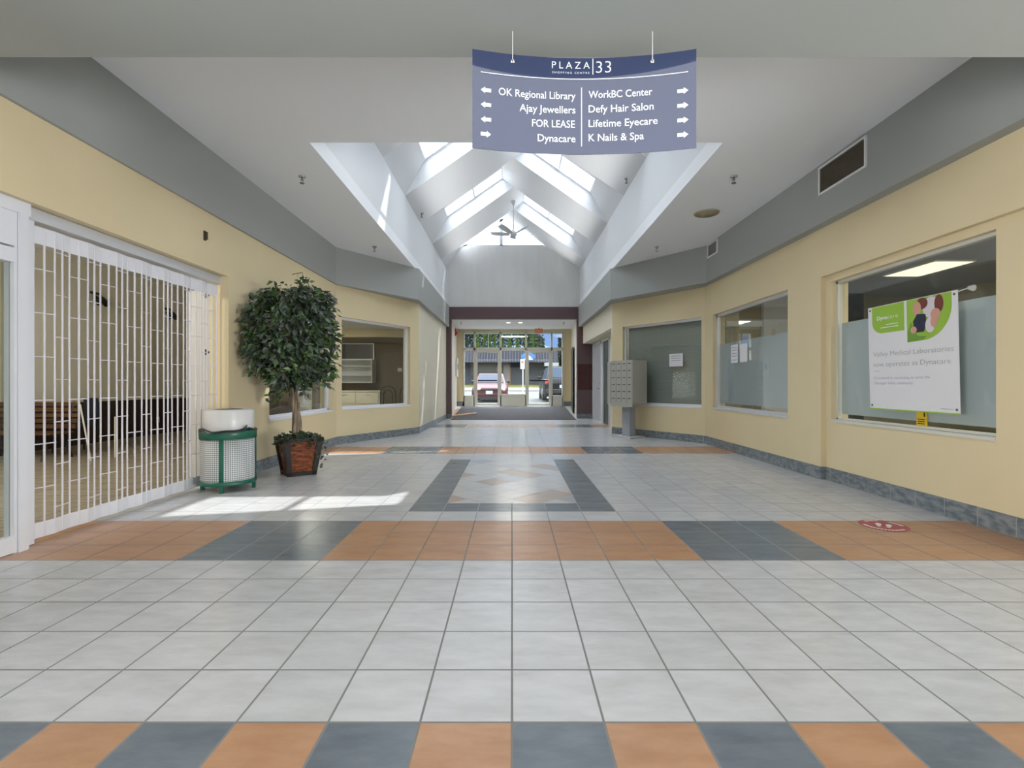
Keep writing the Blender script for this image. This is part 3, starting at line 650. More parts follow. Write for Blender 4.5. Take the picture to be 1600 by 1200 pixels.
# ---------------------------------------------------------------- folding grille and the glass panel beside it
GX = -3.43
t = thing('folding_grille', 'white folding security grille closing the store on the left', 'grille', (GX, 4.7, 0))
M_ROD = mat('white_rod', (0.72, 0.70, 0.76), 0.35, 0.5)
NP = 15; gy0, gy1 = 3.60, 5.80; step = (gy1 - gy0) / NP
def gp(i): return (GX + (0.010 if i % 2 else -0.010), gy0 + i * step)
def gm(i): a, b = gp(i), gp(i + 1); return ((a[0] + b[0]) / 2, (a[1] + b[1]) / 2)
rng = random.Random(5)
for i in range(NP + 1):
    pts = [gp(i)] + ([gm(i)] if i < NP else [])
    for j, (x, y) in enumerate(pts):
        jx = rng.uniform(-0.0035, 0.0035) if j == 0 else 0.0
        q = MB(); q.path([(x, y, 0.03), (x, y + jx, 0.75), (x, y - jx, 1.5), (x, y, 2.28)], 0.0075 if j else 0.0065, 8); rel(q, t).build('rod', M_ROD, t)
for i in range(NP):
    a, b = gp(i), gp(i + 1)
    for z0, z1, nm in ((0.025, 0.135, 'bottom_panel'), (2.155, 2.28, 'top_panel')):
        d = (V2(b) - V2(a)); n = Vector((-d.y, d.x)).normalized() * 0.004
        q = MB(); q.prism([(a[0] - n.x, a[1] - n.y), (b[0] - n.x, b[1] - n.y), (b[0] + n.x, b[1] + n.y), (a[0] + n.x, a[1] + n.y)], z0, z1); rel(q, t).build(nm, M_WALU, t)
    for k in range(7 if i % 2 else 6):
        z = (0.22 if i % 2 else 0.385) + 0.318 * k
        if z > 2.13: continue
        e = (V2(b) - V2(a)) * 0.06
        q = MB(); q.tube((a[0] - e.x, a[1] - e.y, z), (b[0] + e.x, b[1] + e.y, z), 0.0042, 6); rel(q, t).build('link', M_ROD, t)
q = MB(); q.box(GX - 0.05, GX + 0.05, 3.48, 5.83, 2.30, 2.385); rel(q, t).build('head_track', M_ALU, t)
q = MB(); q.box(GX - 0.03, GX + 0.03, 3.50, 3.565, 0.004, 2.30); rel(q, t).build('end_post', M_WALU, t)
f = MB(); f.box(-3.42, -3.35, 3.37, 3.475, 0.0, 2.30); f.box(-3.42, -3.35, 1.2, 3.37, 2.07, 2.30); f.box(-3.415, -3.345, 1.2, 3.37, 1.96, 2.055); f.box(-3.41, -3.35, 1.2, 3.37, 0.004, 0.115); f.box(-3.42, -3.34, 1.2, 3.48, 2.30, 2.388)
f.box(-3.345, -3.335, 3.39, 3.455, 0.0, 2.30)
o = struct('door_6', f, M_WALU, 'white framed sliding glass panel at the left edge beside the grille')
g = MB(); g.box(-3.385, -3.378, 1.2, 3.37, 0.115, 1.96); g.build('glass', M_GLASS, o)

# ---------------------------------------------------------------- litter bin
M_GREEN = mat('green_bin_paint', (0.012, 0.115, 0.075), 0.35, 0.5)
def perforated():
    m = bpy.data.materials.new('perforated_panel'); m.use_nodes = True; h = NT(m); b = h.t.nodes['Principled BSDF']
    tc = h.n('ShaderNodeTexCoord'); sp = h.n('ShaderNodeSeparateXYZ'); h.L(tc.outputs['Object'], sp.inputs[0])
    a = h.math('MULTIPLY', h.math('ARCTAN2', sp.outputs[1], sp.outputs[0]), 0.268)
    d = h.math('MINIMUM', h.math('PINGPONG', a, 0.0105), h.math('PINGPONG', sp.outputs[2], 0.0105))
    h.L(h.mix(h.math('LESS_THAN', d, 0.0033), (0.68, 0.68, 0.70), (0.17, 0.20, 0.19)), b.inputs['Base Color']); b.inputs['Roughness'].default_value = 0.45
    return m
t = thing('litter_bin', 'round green and white litter bin with perforated sides', 'litter bin', (-3.09, 5.46, 0), R(-30))
M_PERF = perforated()
for k in range(4):
    a0 = R(45 + 90 * k); q = MB(); q.lathe([(0.266, 0.11), (0.268, 0.12), (0.268, 0.565), (0.262, 0.565), (0.262, 0.11), (0.266, 0.11)], 14, a0=a0 + 0.06, a1=a0 + math.pi / 2 - 0.06); q.build('side_panel', M_PERF, t)
    c, s = math.cos(a0), math.sin(a0)
    q = MB(); q.lathe([(0.262, 0.08), (0.274, 0.08), (0.274, 0.60), (0.262, 0.60), (0.262, 0.08)], 3, a0=a0 - 0.075, a1=a0 + 0.075); q.build('post', M_GREEN, t)
    q = MB(); q.box(0.235, 0.27, -0.02, 0.02, 0, 0.085); ca, sa = math.cos(a0), math.sin(a0); q.v = [(x * ca - y * sa, x * sa + y * ca, z) for x, y, z in q.v]; q.build('leg', M_GREEN, t)
q = MB(); q.lathe([(0.258, 0.555), (0.276, 0.555), (0.278, 0.64), (0.272, 0.645), (0.258, 0.645), (0.258, 0.555)], 40); q.build('top_band', M_GREEN, t)
q = MB(); q.lathe([(0.0, 0.075), (0.272, 0.07), (0.276, 0.075), (0.276, 0.115), (0.26, 0.12), (0.0, 0.12)], 40); q.build('bottom_ring', M_GREEN, t)
q = MB(); n = 48; v = []
for j, (r, z) in enumerate(((0.25, 0.60), (0.262, 0.66), (0.279, 0.655), (0.282, 0.635))):
    for i in range(n):
        a = 2 * math.pi * i / n; v.append((r * math.cos(a), r * math.sin(a), z + (0.011 * math.sin(3 * a + 1) + 0.006 * math.sin(7 * a) if j else 0)))
q.add(v, [(j * n + i, j * n + (i + 1) % n, (j + 1) * n + (i + 1) % n, (j + 1) * n + i) for j in range(3) for i in range(n)], 0, True)
q.path([(0.279, 0.0, 0.64), (0.30, 0.01, 0.69), (0.285, 0.03, 0.70), (0.27, 0.02, 0.66)], 0.006, 6)
q.build('bin_liner', mat('black_bag', (0.01, 0.012, 0.016), 0.3, 0.5), t)
q = MB(); q.lathe([(0.245, 0.60), (0.250, 0.61), (0.250, 0.855), (0.243, 0.865), (0.15, 0.868), (0.145, 0.86), (0.145, 0.84), (0.0, 0.835)], 44); q.build('lid', mat('pale_grey_lid', (0.66, 0.66, 0.65), 0.3, 0.5), t)
q = MB(); q.lathe([(0, 0.861), (0.144, 0.861), (0.144, 0.866), (0, 0.866)], 28); q.build('mouth', M_DARKSLOT, t)

# ---------------------------------------------------------------- ficus in a square pot
M_IRON = mat('dark_bronze_iron', (0.022, 0.02, 0.017), 0.5, 0.4)
M_WOVEN = mat('red_brown_woven', (0.30, 0.085, 0.03), 0.6, 0.3, var=0.75, vscale=14, bump=0.6, bscale=30, stretch=(1, 1, 2.6))
M_LEAF = [mat('ficus_leaf_dark', (0.030, 0.058, 0.030), 0.38, 0.5), mat('ficus_leaf_mid', (0.07, 0.135, 0.045), 0.4, 0.5), mat('ficus_leaf_grey', (0.10, 0.125, 0.105), 0.42, 0.5), mat('ficus_leaf_light', (0.16, 0.25, 0.08), 0.42, 0.5)]
M_BARK = mat('ficus_bark', (0.40, 0.32, 0.23), 0.75, 0.2, var=0.7, vscale=9, bump=0.5, bscale=22, stretch=(3, 3, 0.6))
def leaf_into(mb, base, d, size, rng, m, wid=0.42):
    d = Vector(d).normalized(); a = d.orthogonal().normalized(); a = (Matrix.Rotation(rng.uniform(0, 6.28), 3, d) @ a); n = d.cross(a)
    b = Vector(base); w = size * wid * 0.5
    p = [b, b + d * size * 0.42 + a * w + n * w * 0.35, b + d * size * 0.46 - n * w * 0.1, b + d * size * 0.42 - a * w + n * w * 0.35, b + d * size - n * size * 0.12]
    mb.add(p, [(0, 1, 2), (0, 2, 3), (1, 4, 2), (2, 4, 3)], m, False)
def ficus():
    t = thing('potted_ficus', 'artificial ficus tree in a square iron and red-brown pot beside the left wall', 'potted plant', (-2.71, 6.36, 0))
    rz = R(38); c, s = math.cos(rz), math.sin(rz)
    def rot(mb): mb.v = [(x * c - y * s, x * s + y * c, z) for x, y, z in mb.v]; return mb
    b, tp, Ht = 0.165, 0.235, 0.47
    q = MB(); i = 0.012
    q.hexa([(-b + i, -b + i, 0.02), (b - i, -b + i, 0.02), (b - i, b - i, 0.02), (-b + i, b - i, 0.02)], [(-tp + i, -tp + i, Ht - 0.02), (tp - i, -tp + i, Ht - 0.02), (tp - i, tp - i, Ht - 0.02), (-tp + i, tp - i, Ht - 0.02)])
    pot = rot(q).build('pot', M_WOVEN, t)
    q = MB()
    for k in range(4):
        for sgn in (1,):
            A = [(-b, -b), (b, -b), (b, b), (-b, b)]; Bt = [(-tp, -tp), (tp, -tp), (tp, tp), (-tp, tp)]
            p0, p1, t0, t1 = A[k], A[(k + 1) % 4], Bt[k], Bt[(k + 1) % 4]
            L = lambda u, v: tuple((p0[j] * (1 - u) + p1[j] * u) * (1 - v) + (t0[j] * (1 - u) + t1[j] * u) * v for j in (0, 1)) + (Ht * v,)
            nrm = Vector((p1[1] - p0[1], -(p1[0] - p0[0]), 0)).normalized() * 0.008
            def bar(u0, u1, v0, v1):
                pp = [L(u0, v0), L(u1, v0), L(u1, v1), L(u0, v1)]; q.hexa([Vector(x) - nrm for x in pp], [Vector(x) + nrm for x in pp])
            bar(0, 0.15, 0, 1); bar(0.85, 1, 0, 1); bar(0, 1, 0, 0.10); bar(0, 1, 0.90, 1)
    fr = rot(q).build('iron_frame', M_IRON, t)
    q = MB(); q.box(-tp + 0.02, tp - 0.02, -tp + 0.02, tp - 0.02, Ht - 0.05, Ht - 0.035); rot(q).build('moss', mat('moss', (0.03, 0.035, 0.015), 0.9, 0.1, bump=0.8), t)
    rng = random.Random(11)
    # twisted stems
    q = MB()
    for k in range(5):
        ph = k * 1.256; pts = []
        for j in range(13):
            u = j / 12; z = Ht - 0.05 + u * 0.95; r = 0.036 + 0.012 * math.sin(5 * u + k); a = ph + u * 3.4
            pts.append((-0.03 - 0.08 * u + 0.03 * math.sin(4 * u) + r * math.cos(a), r * math.sin(a), z))
        q.path(pts, [0.022 - 0.008 * (j / 12) for j in range(13)], 7)
    trunk = q.build('trunk', M_BARK, t)
    # crown: drooping sprigs
    q = MB(); br = MB(); C = Vector((-0.085, 0.0, 1.76)); wallx = -3.262 + 2.71
    sprigs = 0
    while sprigs < 180:
        a = rng.uniform(0, 2 * math.pi); zz = rng.uniform(-1, 1); rr = rng.uniform(0.35, 1.0) ** 0.6
        e = (1 - abs(zz) ** 4.0) ** 0.5
        # slanted top: higher on the right
        p = C + Vector((0.52 * e * rr * math.cos(a), 0.50 * e * rr * math.sin(a), 0.60 * zz * (0.55 + 0.45 * rr)))
        if zz > 0: p.z += 0.18 * (p.x - C.x)
        if p.x < wallx + 0.03: continue
        sprigs += 1
        root = C + Vector((0.0, 0.0, -0.35)) + (p - C) * 0.15
        br.path([root, (root + p) / 2 + Vector((0, 0, 0.10)), p], [0.008, 0.005, 0.003], 5)
        out = Vector((math.cos(a), math.sin(a), 0)) * 0.7
        tone = rng.random()
        ln = rng.uniform(0.14, 0.24)
        for k in range(27):
            u = rng.random(); base = p + (out * 0.6 + Vector((0, 0, 0.25 - 1.1 * u))) * ln * (u - 0.35) + Vector((rng.gauss(0, 0.045), rng.gauss(0, 0.045), rng.gauss(0, 0.05)))
            d = out * rng.uniform(0.2, 1.0) + Vector((rng.gauss(0, 0.55), rng.gauss(0, 0.55), rng.uniform(-1.2, 0.15)))
            L = rng.uniform(0.075, 0.115)
            tip = base + d.normalized() * L
            if min(base.x, tip.x) < wallx + 0.01: continue
            x = rng.random() * 0.6 + tone * 0.4
            leaf_into(q, base, d, L, rng, 0 if x < 0.36 else (2 if x < 0.58 else (1 if x < 0.84 else 3)), rng.uniform(0.46, 0.6))
    # a low sprig on the left and a few loose ends
    for (px_, pz, n) in ((-0.26, 1.02, 36), (-0.17, 1.10, 20), (0.47, 1.86, 18), (0.43, 1.62, 16), (0.10, 2.41, 44), (-0.42, 2.16, 22), (-0.47, 1.45, 22)):
        for k in range(n):
            base = Vector((px_ + rng.gauss(0, 0.05), rng.gauss(0, 0.05) - 0.05, pz + rng.gauss(0, 0.06))); d = Vector((rng.gauss(0, 0.6) + px_ * 0.6, rng.gauss(0, 0.6), rng.uniform(-1.0, 0.2))); L = rng.uniform(0.06, 0.09)
            if (base + d.normalized() * L).x < wallx + 0.01 or base.x < wallx + 0.01: continue
            leaf_into(q, base, d, L, rng, rng.choice((0, 1, 1, 2, 3)), 0.5)
        br.path([(-0.08, 0, pz + 0.12), (px_ * 0.6, -0.03, pz + 0.14), (px_, -0.05, pz)], [0.006, 0.005, 0.003], 5)
    br.build('branches', M_BARK, t); q.build('foliage', M_LEAF, t, recalc=False)
    q = MB()
    for k in range(300):
        a = rng.uniform(0, 2 * math.pi); r = 0.27 * math.sqrt(rng.random()); base = Vector((r * math.cos(a), r * math.sin(a), Ht - 0.02 + 0.10 * (1 - r / 0.27) * rng.random() - max(0, r - 0.2) * rng.random() * 1.4))
        d = Vector((math.cos(a) * 0.8 + rng.gauss(0, 0.4), math.sin(a) * 0.8 + rng.gauss(0, 0.4), rng.uniform(-0.5, 0.7))); leaf_into(q, base, d, rng.uniform(0.045, 0.07), rng, rng.choice((0, 0, 1, 2)), 0.75)
    for (ax, az) in ((-0.04, 0.30), (0.25, 0.24), (0.27, 0.33)):
        for k in range(26):
            base = Vector((ax + rng.gauss(0, 0.04), -0.20 if ax < 0.1 else rng.gauss(0, 0.05), az + rng.gauss(0, 0.06))); leaf_into(q, base, (rng.gauss(0, 0.5), -0.4 + rng.gauss(0, 0.4), rng.uniform(-0.8, 0.2)), 0.05, rng, rng.choice((0, 1, 2)), 0.75)
    q.build('ivy', M_LEAF, t, recalc=False)
ficus()

# ---------------------------------------------------------------- mailboxes
M_MAIL = mat('grey_mailbox_paint', (0.43, 0.42, 0.38), 0.5, 0.4)
t = thing('mailbox_cluster', 'grey pedestal mailbox cluster with twenty-four small doors by the right angled wall', 'mailboxes', (2.5, 10.75, 0), R(-55.2))
q = MB(); q.box(-0.30, 0.31, -0.215, 0.225, 0.72, 1.64); q.build('cabinet', M_MAIL, t)
q = MB(); q.box(-0.40, -0.30, -0.225, -0.205, 0.70, 1.62); q.build('side_flange', M_MAIL, t)
q = MB(); q.box(-0.305, 0.315, -0.232, -0.216, 0.66, 0.735); q.build('bottom_lip', M_MAIL, t)
for r in range(6):
    for c in range(4):
        x0 = -0.285 + c * 0.147; z0 = 0.745 + r * 0.147
        q = MB(); q.box(x0, x0 + 0.139, -0.226, -0.216, z0, z0 + 0.139); q.box(x0 + 0.05, x0 + 0.10, -0.229, -0.226, z0 + 0.082, z0 + 0.098, 1); q.tube((x0 + 0.018, -0.226, z0 + 0.085), (x0 + 0.018, -0.231, z0 + 0.085), 0.008, 8, m=1)
        q.build('door', [M_MAIL, M_DARKSLOT], t)
q = MB(); q.box(-0.11, 0.11, -0.08, 0.10, 0.03, 0.72); q.build('pedestal', mat('blue_grey_pedestal', (0.36, 0.38, 0.42), 0.45, 0.4), t)
q = MB(); q.box(-0.27, 0.27, -0.24, 0.22, 0.0, 0.03); q.build('base_plate', mat('pale_base_plate', (0.55, 0.55, 0.55), 0.5, 0.4), t)

# ---------------------------------------------------------------- hanging directory banner
M_NAVY = mat('navy_vinyl', (0.026, 0.042, 0.115), 0.05, 1.0, coat=1.0)
M_LETTER = mat('white_lettering', (0.85, 0.87, 0.92), 0.4, 0.4)
BX0, BX1, BZ1, BZ0 = -0.206, 0.957, 2.880, 2.366
def bank(x): u = (x - BX0) / (BX1 - BX0); return 2.60 + 0.075 * (1 - (2 * u - 1) ** 2)
def bpt(x, z, d=0.0): return (x, bank(x) - d, z)
root = thing('hanging_banner', 'navy hanging directory banner reading PLAZA 33 with shop names and arrows', 'banner', (0.375, 2.6, 2.366))
q = MB(); n = 32; v = []
for d in (0.0, -0.004):
    for z in (BZ0, BZ1):
        for i in range(n + 1): v.append(bpt(BX0 + (BX1 - BX0) * i / n, z, d))
k = n + 1; fs = []
for i in range(n):
    fs += [(i, i + 1, k + i + 1, k + i), (2 * k + i, 3 * k + i, 3 * k + i + 1, 2 * k + i + 1), (i, 2 * k + i, 2 * k + i + 1, i + 1), (k + i, k + i + 1, 3 * k + i + 1, 3 * k + i)]
fs += [(0, k, 3 * k, 2 * k), (n, 2 * k + n, 3 * k + n, k + n)]
q.add(v, fs, 0, False); o = rel(q, root).build('sheet', M_NAVY, root)
def bx(p): return (p - 800) * 2.6 / F
def bz(p, x): return EYE + (600 - p) * bank(x) / F
def btext(s, x0, x1, yb, cap, bold=0.0, spacing=1.0, name='lettering', ref=None):
    xa, xb = bx(x0), bx(x1); zb_ = bz(yb, bx(ref or (x0 + x1) / 2)); q = MB()
    text_into(q, s, xa, xb, 0, 0, lambda u, v: bpt(u, v, 0.0015), bold, spacing, cap=(zb_, cap * 2.63 / F)); o = rel(q, root).build(name, M_LETTER, root, recalc=False); return o
rows = [(('OK Regional Library', 779, 902), ('WorkBC Center', 923, 1023)), (('Ajay Jewellers', 812, 902), ('Defy Hair Salon', 923, 1025)), (('FOR LEASE', 832, 901), ('Lifetime Eyecare', 923, 1031)), (('Dynacare', 841, 902), ('K Nails & Spa', 923, 1010))]
for r, (a, b) in enumerate(rows):
    btext(a[0], a[1], a[2], 153.5 + r * 22.8, 11.5, 0.010); btext(b[0], b[1], b[2], 152 + r * 22.6, 11.5, 0.010)
    for side, xc in ((0, 759), (1, 1068.5)):
        right = side == 1 or r == 3; q = MB(); x = bx(xc); z = bz((141 if side == 0 else 142) + r * 22.9, x); s = 1 if right else -1; w2, hh = 0.027, 0.0175
        for pts in ([(x - s * w2, z + hh * .55), (x + s * 0.004, z + hh * .55), (x + s * 0.004, z - hh * .55), (x - s * w2, z - hh * .55)], [(x + s * 0.004, z + hh), (x + s * w2, z), (x + s * 0.004, z - hh)]):
            q.poly([bpt(a_, b_, 0.0015) for a_, b_ in pts])
        rel(q, root).build('arrow', M_LETTER, root, recalc=False)
btext('PLAZA', 864, 925, 107.5, 11.0, 0.0, 1.5, 'title_lettering'); btext('33', 935, 959, 114, 19, -0.012, 1.0, 'title_lettering'); btext('SHOPPING CENTRE', 864.5, 924.5, 115.5, 3.2, 0.0, 1.5)
def bline(xa, xb, za, zb_, name='rule_line'):
    q = MB(); m_ = 16
    for i in range(m_):
        u0 = xa + (xb - xa) * i / m_; u1 = xa + (xb - xa) * (i + 1) / m_; q.poly([bpt(u0, za, 0.0015), bpt(u1, za, 0.0015), bpt(u1, zb_, 0.0015), bpt(u0, zb_, 0.0015)])
    rel(q, root).build(name, M_LETTER, root, recalc=False)
z = bz(124, bx(912)); bline(bx(751), bx(1076), z - 0.0022, z + 0.0022)
bline(bx(911), bx(912.4), bz(229, 0.37), bz(137, 0.37)); bline(bx(929.2), bx(930.6), bz(117, 0.4), bz(92, 0.4))
for xp in (801, 1023):
    x = bx(xp); y = bank(x); q = MB(); q.tube((x, y - 0.004, BZ1 - 0.03), (x, y - 0.004, 2.999), 0.0022, 6); q.path([(x, y - 0.006, BZ1 - 0.03), (x + 0.006, y - 0.008, BZ1 - 0.036), (x, y - 0.006, BZ1 - 0.044), (x - 0.006, y - 0.008, BZ1 - 0.036)], 0.002, 5)
    rel(q, root).build('hanging_hook', M_WHITE, root)
    q = MB(); q.lathe([(0.0055, -0.002), (0.011, -0.002), (0.011, 0.002), (0.0055, 0.002)], 14); q.v = [(x + a_, y - 0.002 + c_, BZ1 - 0.036 + b_) for a_, b_, c_ in q.v]; rel(q, root).build('grommet', M_CHROME, root)

# ---------------------------------------------------------------- poster and notices on the right
M_POSTER = mat('white_poster', (0.74, 0.735, 0.76), 0.45, 0.4)
M_LIME = mat('lime_green_print', (0.30, 0.50, 0.055), 0.45, 0.4)
PX, PY, PZ = 3.728, 5.245, 1.93
root = thing('hanging_poster', 'white and green poster hanging on the right window, reading Valley Medical Laboratories', 'poster', (PX, 4.71, 0.88))
def pf(u, v, d=0.0): return (PX + 0.03 * v * (1 - 0.2) - d, PY - 1.055 * u, PZ - 1.05 * v)
q = MB(); nu, nv = 8, 12
for d in (0.0, -0.003):
    q.add([pf(i / nu, j / nv, d) for j in range(nv + 1) for i in range(nu + 1)], [(j * (nu + 1) + i, j * (nu + 1) + i + 1, (j + 1) * (nu + 1) + i + 1, (j + 1) * (nu + 1) + i) for j in range(nv) for i in range(nu)])
rel(q, root).build('sheet', M_POSTER, root, recalc=False)
def pshape(pts, m, d, name):
    q = MB(); q.poly([pf(u, v, d) for u, v in pts]); return rel(q, root).build(name, m, root, recalc=False)
def arc(cx, cy, rx, ry, a0, a1, n=12): return [(cx + rx * math.cos(R(a0 + (a1 - a0) * i / n)), cy + ry * math.sin(R(a0 + (a1 - a0) * i / n))) for i in range(n + 1)]
pshape([(0.055, 0.005), (0.455, 0.005), (0.455, 0.265)] + arc(0.185, 0.155, 0.13, 0.11, 90, 180), M_LIME, 0.001, 'green_panel')
pshape([(0.485, 0.005), (0.945, 0.005), (0.945, 0.10)] + arc(0.645, 0.10, 0.30, 0.275, 0, 80) + [(0.485, 0.38)], M_LIME, 0.001, 'picture')
M_PR = {'hair': mat('print_brown', (0.17, 0.045, 0.03), 0.5), 'skin': mat('print_skin', (0.62, 0.33, 0.25), 0.5), 'navy': mat('print_navy', (0.02, 0.025, 0.06), 0.5), 'pale': mat('print_pale', (0.68, 0.62, 0.66), 0.5), 'green': mat('print_green', (0.16, 0.33, 0.05), 0.5)}
def ell(cx, cy, rx, ry): return arc(cx, cy, rx, ry, 0, 360, 16)[:-1]
pshape([(0.49, 0.30), (0.53, 0.20), (0.60, 0.33), (0.70, 0.34), (0.66, 0.37), (0.49, 0.375)], M_PR['green'], 0.0016, 'picture_grass')
pshape(ell(0.745, 0.10, 0.085, 0.09), M_PR['pale'], 0.0020, 'picture_shirt'); pshape(ell(0.825, 0.08, 0.045, 0.075), M_PR['hair'], 0.0024, 'picture_hair')
pshape(ell(0.79, 0.165, 0.05, 0.05), M_PR['skin'], 0.0028, 'picture_arm'); pshape(ell(0.655, 0.055, 0.06, 0.05), M_PR['hair'], 0.0024, 'picture_hair'); pshape(ell(0.60, 0.09, 0.045, 0.06), M_PR['skin'], 0.0030, 'picture_face')
pshape([(0.555, 0.20), (0.60, 0.14), (0.69, 0.15), (0.70, 0.24), (0.67, 0.30), (0.57, 0.30)], M_PR['navy'], 0.0032, 'picture_jumper')
pshape(ell(0.735, 0.25, 0.05, 0.065), M_PR['pale'], 0.0036, 'picture_dog'); pshape(ell(0.775, 0.225, 0.035, 0.05), M_PR['skin'], 0.0040, 'picture_dog_ear'); pshape(ell(0.56, 0.275, 0.035, 0.03), M_PR['skin'], 0.0036, 'picture_hand')
M_GREY = mat('grey_print', (0.40, 0.41, 0.36), 0.5); M_MAUVE = mat('mauve_print', (0.45, 0.43, 0.55), 0.5)
def ptext(s, u0, u1, vb, cap, m, bold=0.0):
    q = MB(); text_into(q, s, u0, u1, 0, 0, lambda u, v: pf(u, vb - v, 0.0018), bold, cap=(0.0, cap)); rel(q, root).build('lettering', m, root, recalc=False)
ptext('Dyna', 0.12, 0.25, 0.135, 0.036, M_LETTER, 0.012); ptext('care', 0.253, 0.385, 0.135, 0.036, M_LETTER, -0.012)
for a, b, v in ((0.23, 0.385, 0.185), (0.16, 0.385, 0.21)):
    pshape([(a, v), (b, v), (b, v + 0.006), (a, v + 0.006)], M_LETTER, 0.0018, 'fine_print')
ptext('Valley Medical Laboratories', 0.06, 0.955, 0.485, 0.046, M_GREY, -0.008); ptext('now operates as Dynacare', 0.06, 0.925, 0.585, 0.046, M_GREY, -0.008)
pshape([(0.065, 0.625), (0.14, 0.625), (0.14, 0.629), (0.065, 0.629)], M_GREY, 0.0018, 'rule_line')
ptext('Committed to continuing to serve the', 0.06, 0.72, 0.705, 0.026, M_MAUVE); ptext('Okanagan Valley community.', 0.06, 0.545, 0.755, 0.026, M_MAUVE)
pshape([(0.82, 0.955), (0.94, 0.955), (0.94, 0.961), (0.82, 0.961)], M_GREY, 0.0018, 'fine_print')
pshape([(0.0, 0.988), (1, 0.988), (1, 1), (0, 1)], M_LIME, 0.0018, 'bottom_edge')
q = MB()
for u, v in ((0.03, 0.03), (0.97, 0.03), (0.03, 0.96), (0.97, 0.96)): q.tube(pf(u, v, 0.0), pf(u, v, 0.004), 0.011, 10)
rel(q, root).build('eyelet', mat('eyelet_metal', (0.12, 0.12, 0.12), 0.4), root)
q = MB(); c = pf(1.02, -0.01); q.tube((3.84, c[1], c[2]), (3.80, c[1], c[2]), 0.028, 16, 0.015); q.tube((3.80, c[1], c[2]), (PX, c[1] + 0.03, c[2] - 0.03), 0.006, 6); rel(q, root).build('suction_cup', mat('clear_rubber', (0.55, 0.55, 0.53), 0.15, 0.6), root)
t = thing('caution_tag', 'small yellow tag stuck to the window below the poster', 'tag', (3.835, 4.69, 0.745))
q = MB(); q.box(-0.004, 0.010, -0.055, 0.055, 0, 0.17); q.build('card', mat('tag_yellow', (0.72, 0.50, 0.02), 0.5), t)
q = MB(); q.box(-0.006, -0.004, -0.045, -0.03, 0.09, 0.15); [q.box(-0.006, -0.004, -0.04, 0.04, z, z + 0.008) for z in (0.02, 0.04, 0.06)]; q.build('printing', M_BLACK, t)
def notice(name, p0, p1, off, s0, s1, z0, z1, label, lines):
    Ln = (s0 + s1) / 2; d = (V2(p1) - V2(p0)).normalized(); n = Vector((-d.y, d.x)); p = V2(p0) + d * Ln + n * off
    t = thing(name, label, 'notice', (p.x, p.y, z0), math.atan2(d.y, d.x)); h = (s1 - s0) / 2
    q = MB(); q.box(-h, h, 0, 0.003, 0, z1 - z0); q.build('paper', mat('notice_paper', (0.75, 0.75, 0.78), 0.6), t)
    q = MB()
    for a in lines: q.box(-h * 0.75, h * 0.7, 0.003, 0.004, (z1 - z0) * a, (z1 - z0) * a + 0.009)
    q.build('print', mat('notice_ink', (0.22, 0.22, 0.27), 0.6), t)
notice('paper_notice', *RF, -0.085, 8.52 - 6 - 0.13, 8.52 - 6 + 0.13, 1.50, 1.81, 'white printed notice taped to the frosted office window', (0.82, 0.68, 0.5, 0.36, 0.14))
notice('paper_notice', *RF, -0.085, 2.05, 2.30, 1.50, 1.80, 'second sheet right behind the printed notice on the frosted window', ())
def ra_s(px_):
    k = (px_ - 800) / F; u = (3.70 - 9.6 * k) / (1.38 + 2.0 * k); return u * RA_L
notice('paper_notice', *RA, -0.080, ra_s(1063), ra_s(1042), 1.50, 1.76, 'white notice taped to the dark blind window', (0.8, 0.62, 0.44))

# ---------------------------------------------------------------- ceiling and wall fittings
def sprinkler(x, y, z, label, down=True):
    t = thing('sprinkler_head', label, 'sprinkler', (x, y, z), 0, 'fire sprinklers')
    q = MB(); q.lathe([(0.0, 0.0), (0.045, 0.0), (0.042, -0.012), (0.0, -0.014)], 14); q.build('escutcheon', M_CHROME, t)
    q = MB(); q.tube((0, 0, -0.01), (0, 0, -0.05), 0.012); q.tube((0.014, 0, -0.045), (0.008, 0, -0.085), 0.004); q.tube((-0.014, 0, -0.045), (-0.008, 0, -0.085), 0.004); q.lathe([(0.0, -0.085), (0.028, -0.085), (0.028, -0.09), (0, -0.09)], 12); q.build('head', mat('dull_metal', (0.2, 0.2, 0.2), 0.4, metal=0.6), t)
sprinkler(-2.565, 6.12, ZC, 'sprinkler on the flat ceiling left of the skylight, the nearer one'); sprinkler(2.71, 6.12, ZC, 'sprinkler on the flat ceiling right of the skylight, the nearer one')
sprinkler(-2.54, 9.25, ZC, 'sprinkler on the flat ceiling left of the skylight, the farther one'); sprinkler(2.67, 9.25, ZC, 'sprinkler on the flat ceiling right of the skylight, the farther one')
sprinkler(-2.02, 11.2, zu(-2.02), 'sprinkler under the left rafter of the skylight near the well wall'); sprinkler(2.12, 9.28, zu(2.12), 'sprinkler under the right rafter of the skylight near the well wall')
sprinkler(-1.78, 17.5, 3.30, 'small sprinkler on the left of the vestibule ceiling'); sprinkler(1.81, 17.5, 3.30, 'small sprinkler on the right of the vestibule ceiling')
for x, sd in ((-0.13, 'left'), (0.29, 'right')):
    q = MB(); q.lathe([(0, 0), (0.06, 0), (0.075, 0.012), (0.075, 0.02), (0, 0.02)], 16, (x, 17.6, 3.28)); solo('downlight', q, mat('vestibule_lamp', (1, 0.97, 0.9), emit=1.6), '%s one of the two small downlights in the vestibule ceiling' % sd, 'downlight', 'vestibule downlights')
t = thing('ceiling_speaker', 'round tan speaker grille in the ceiling on the right', 'speaker', (2.89, 7.44, ZC))
q = MB(); q.lathe([(0.0, -0.012), (0.165, -0.012), (0.165, 0.0), (0, 0.0)], 32); q.build('grille', mat('tan_grille', (0.40, 0.35, 0.24), 0.7, bump=0.4, bscale=300), t)
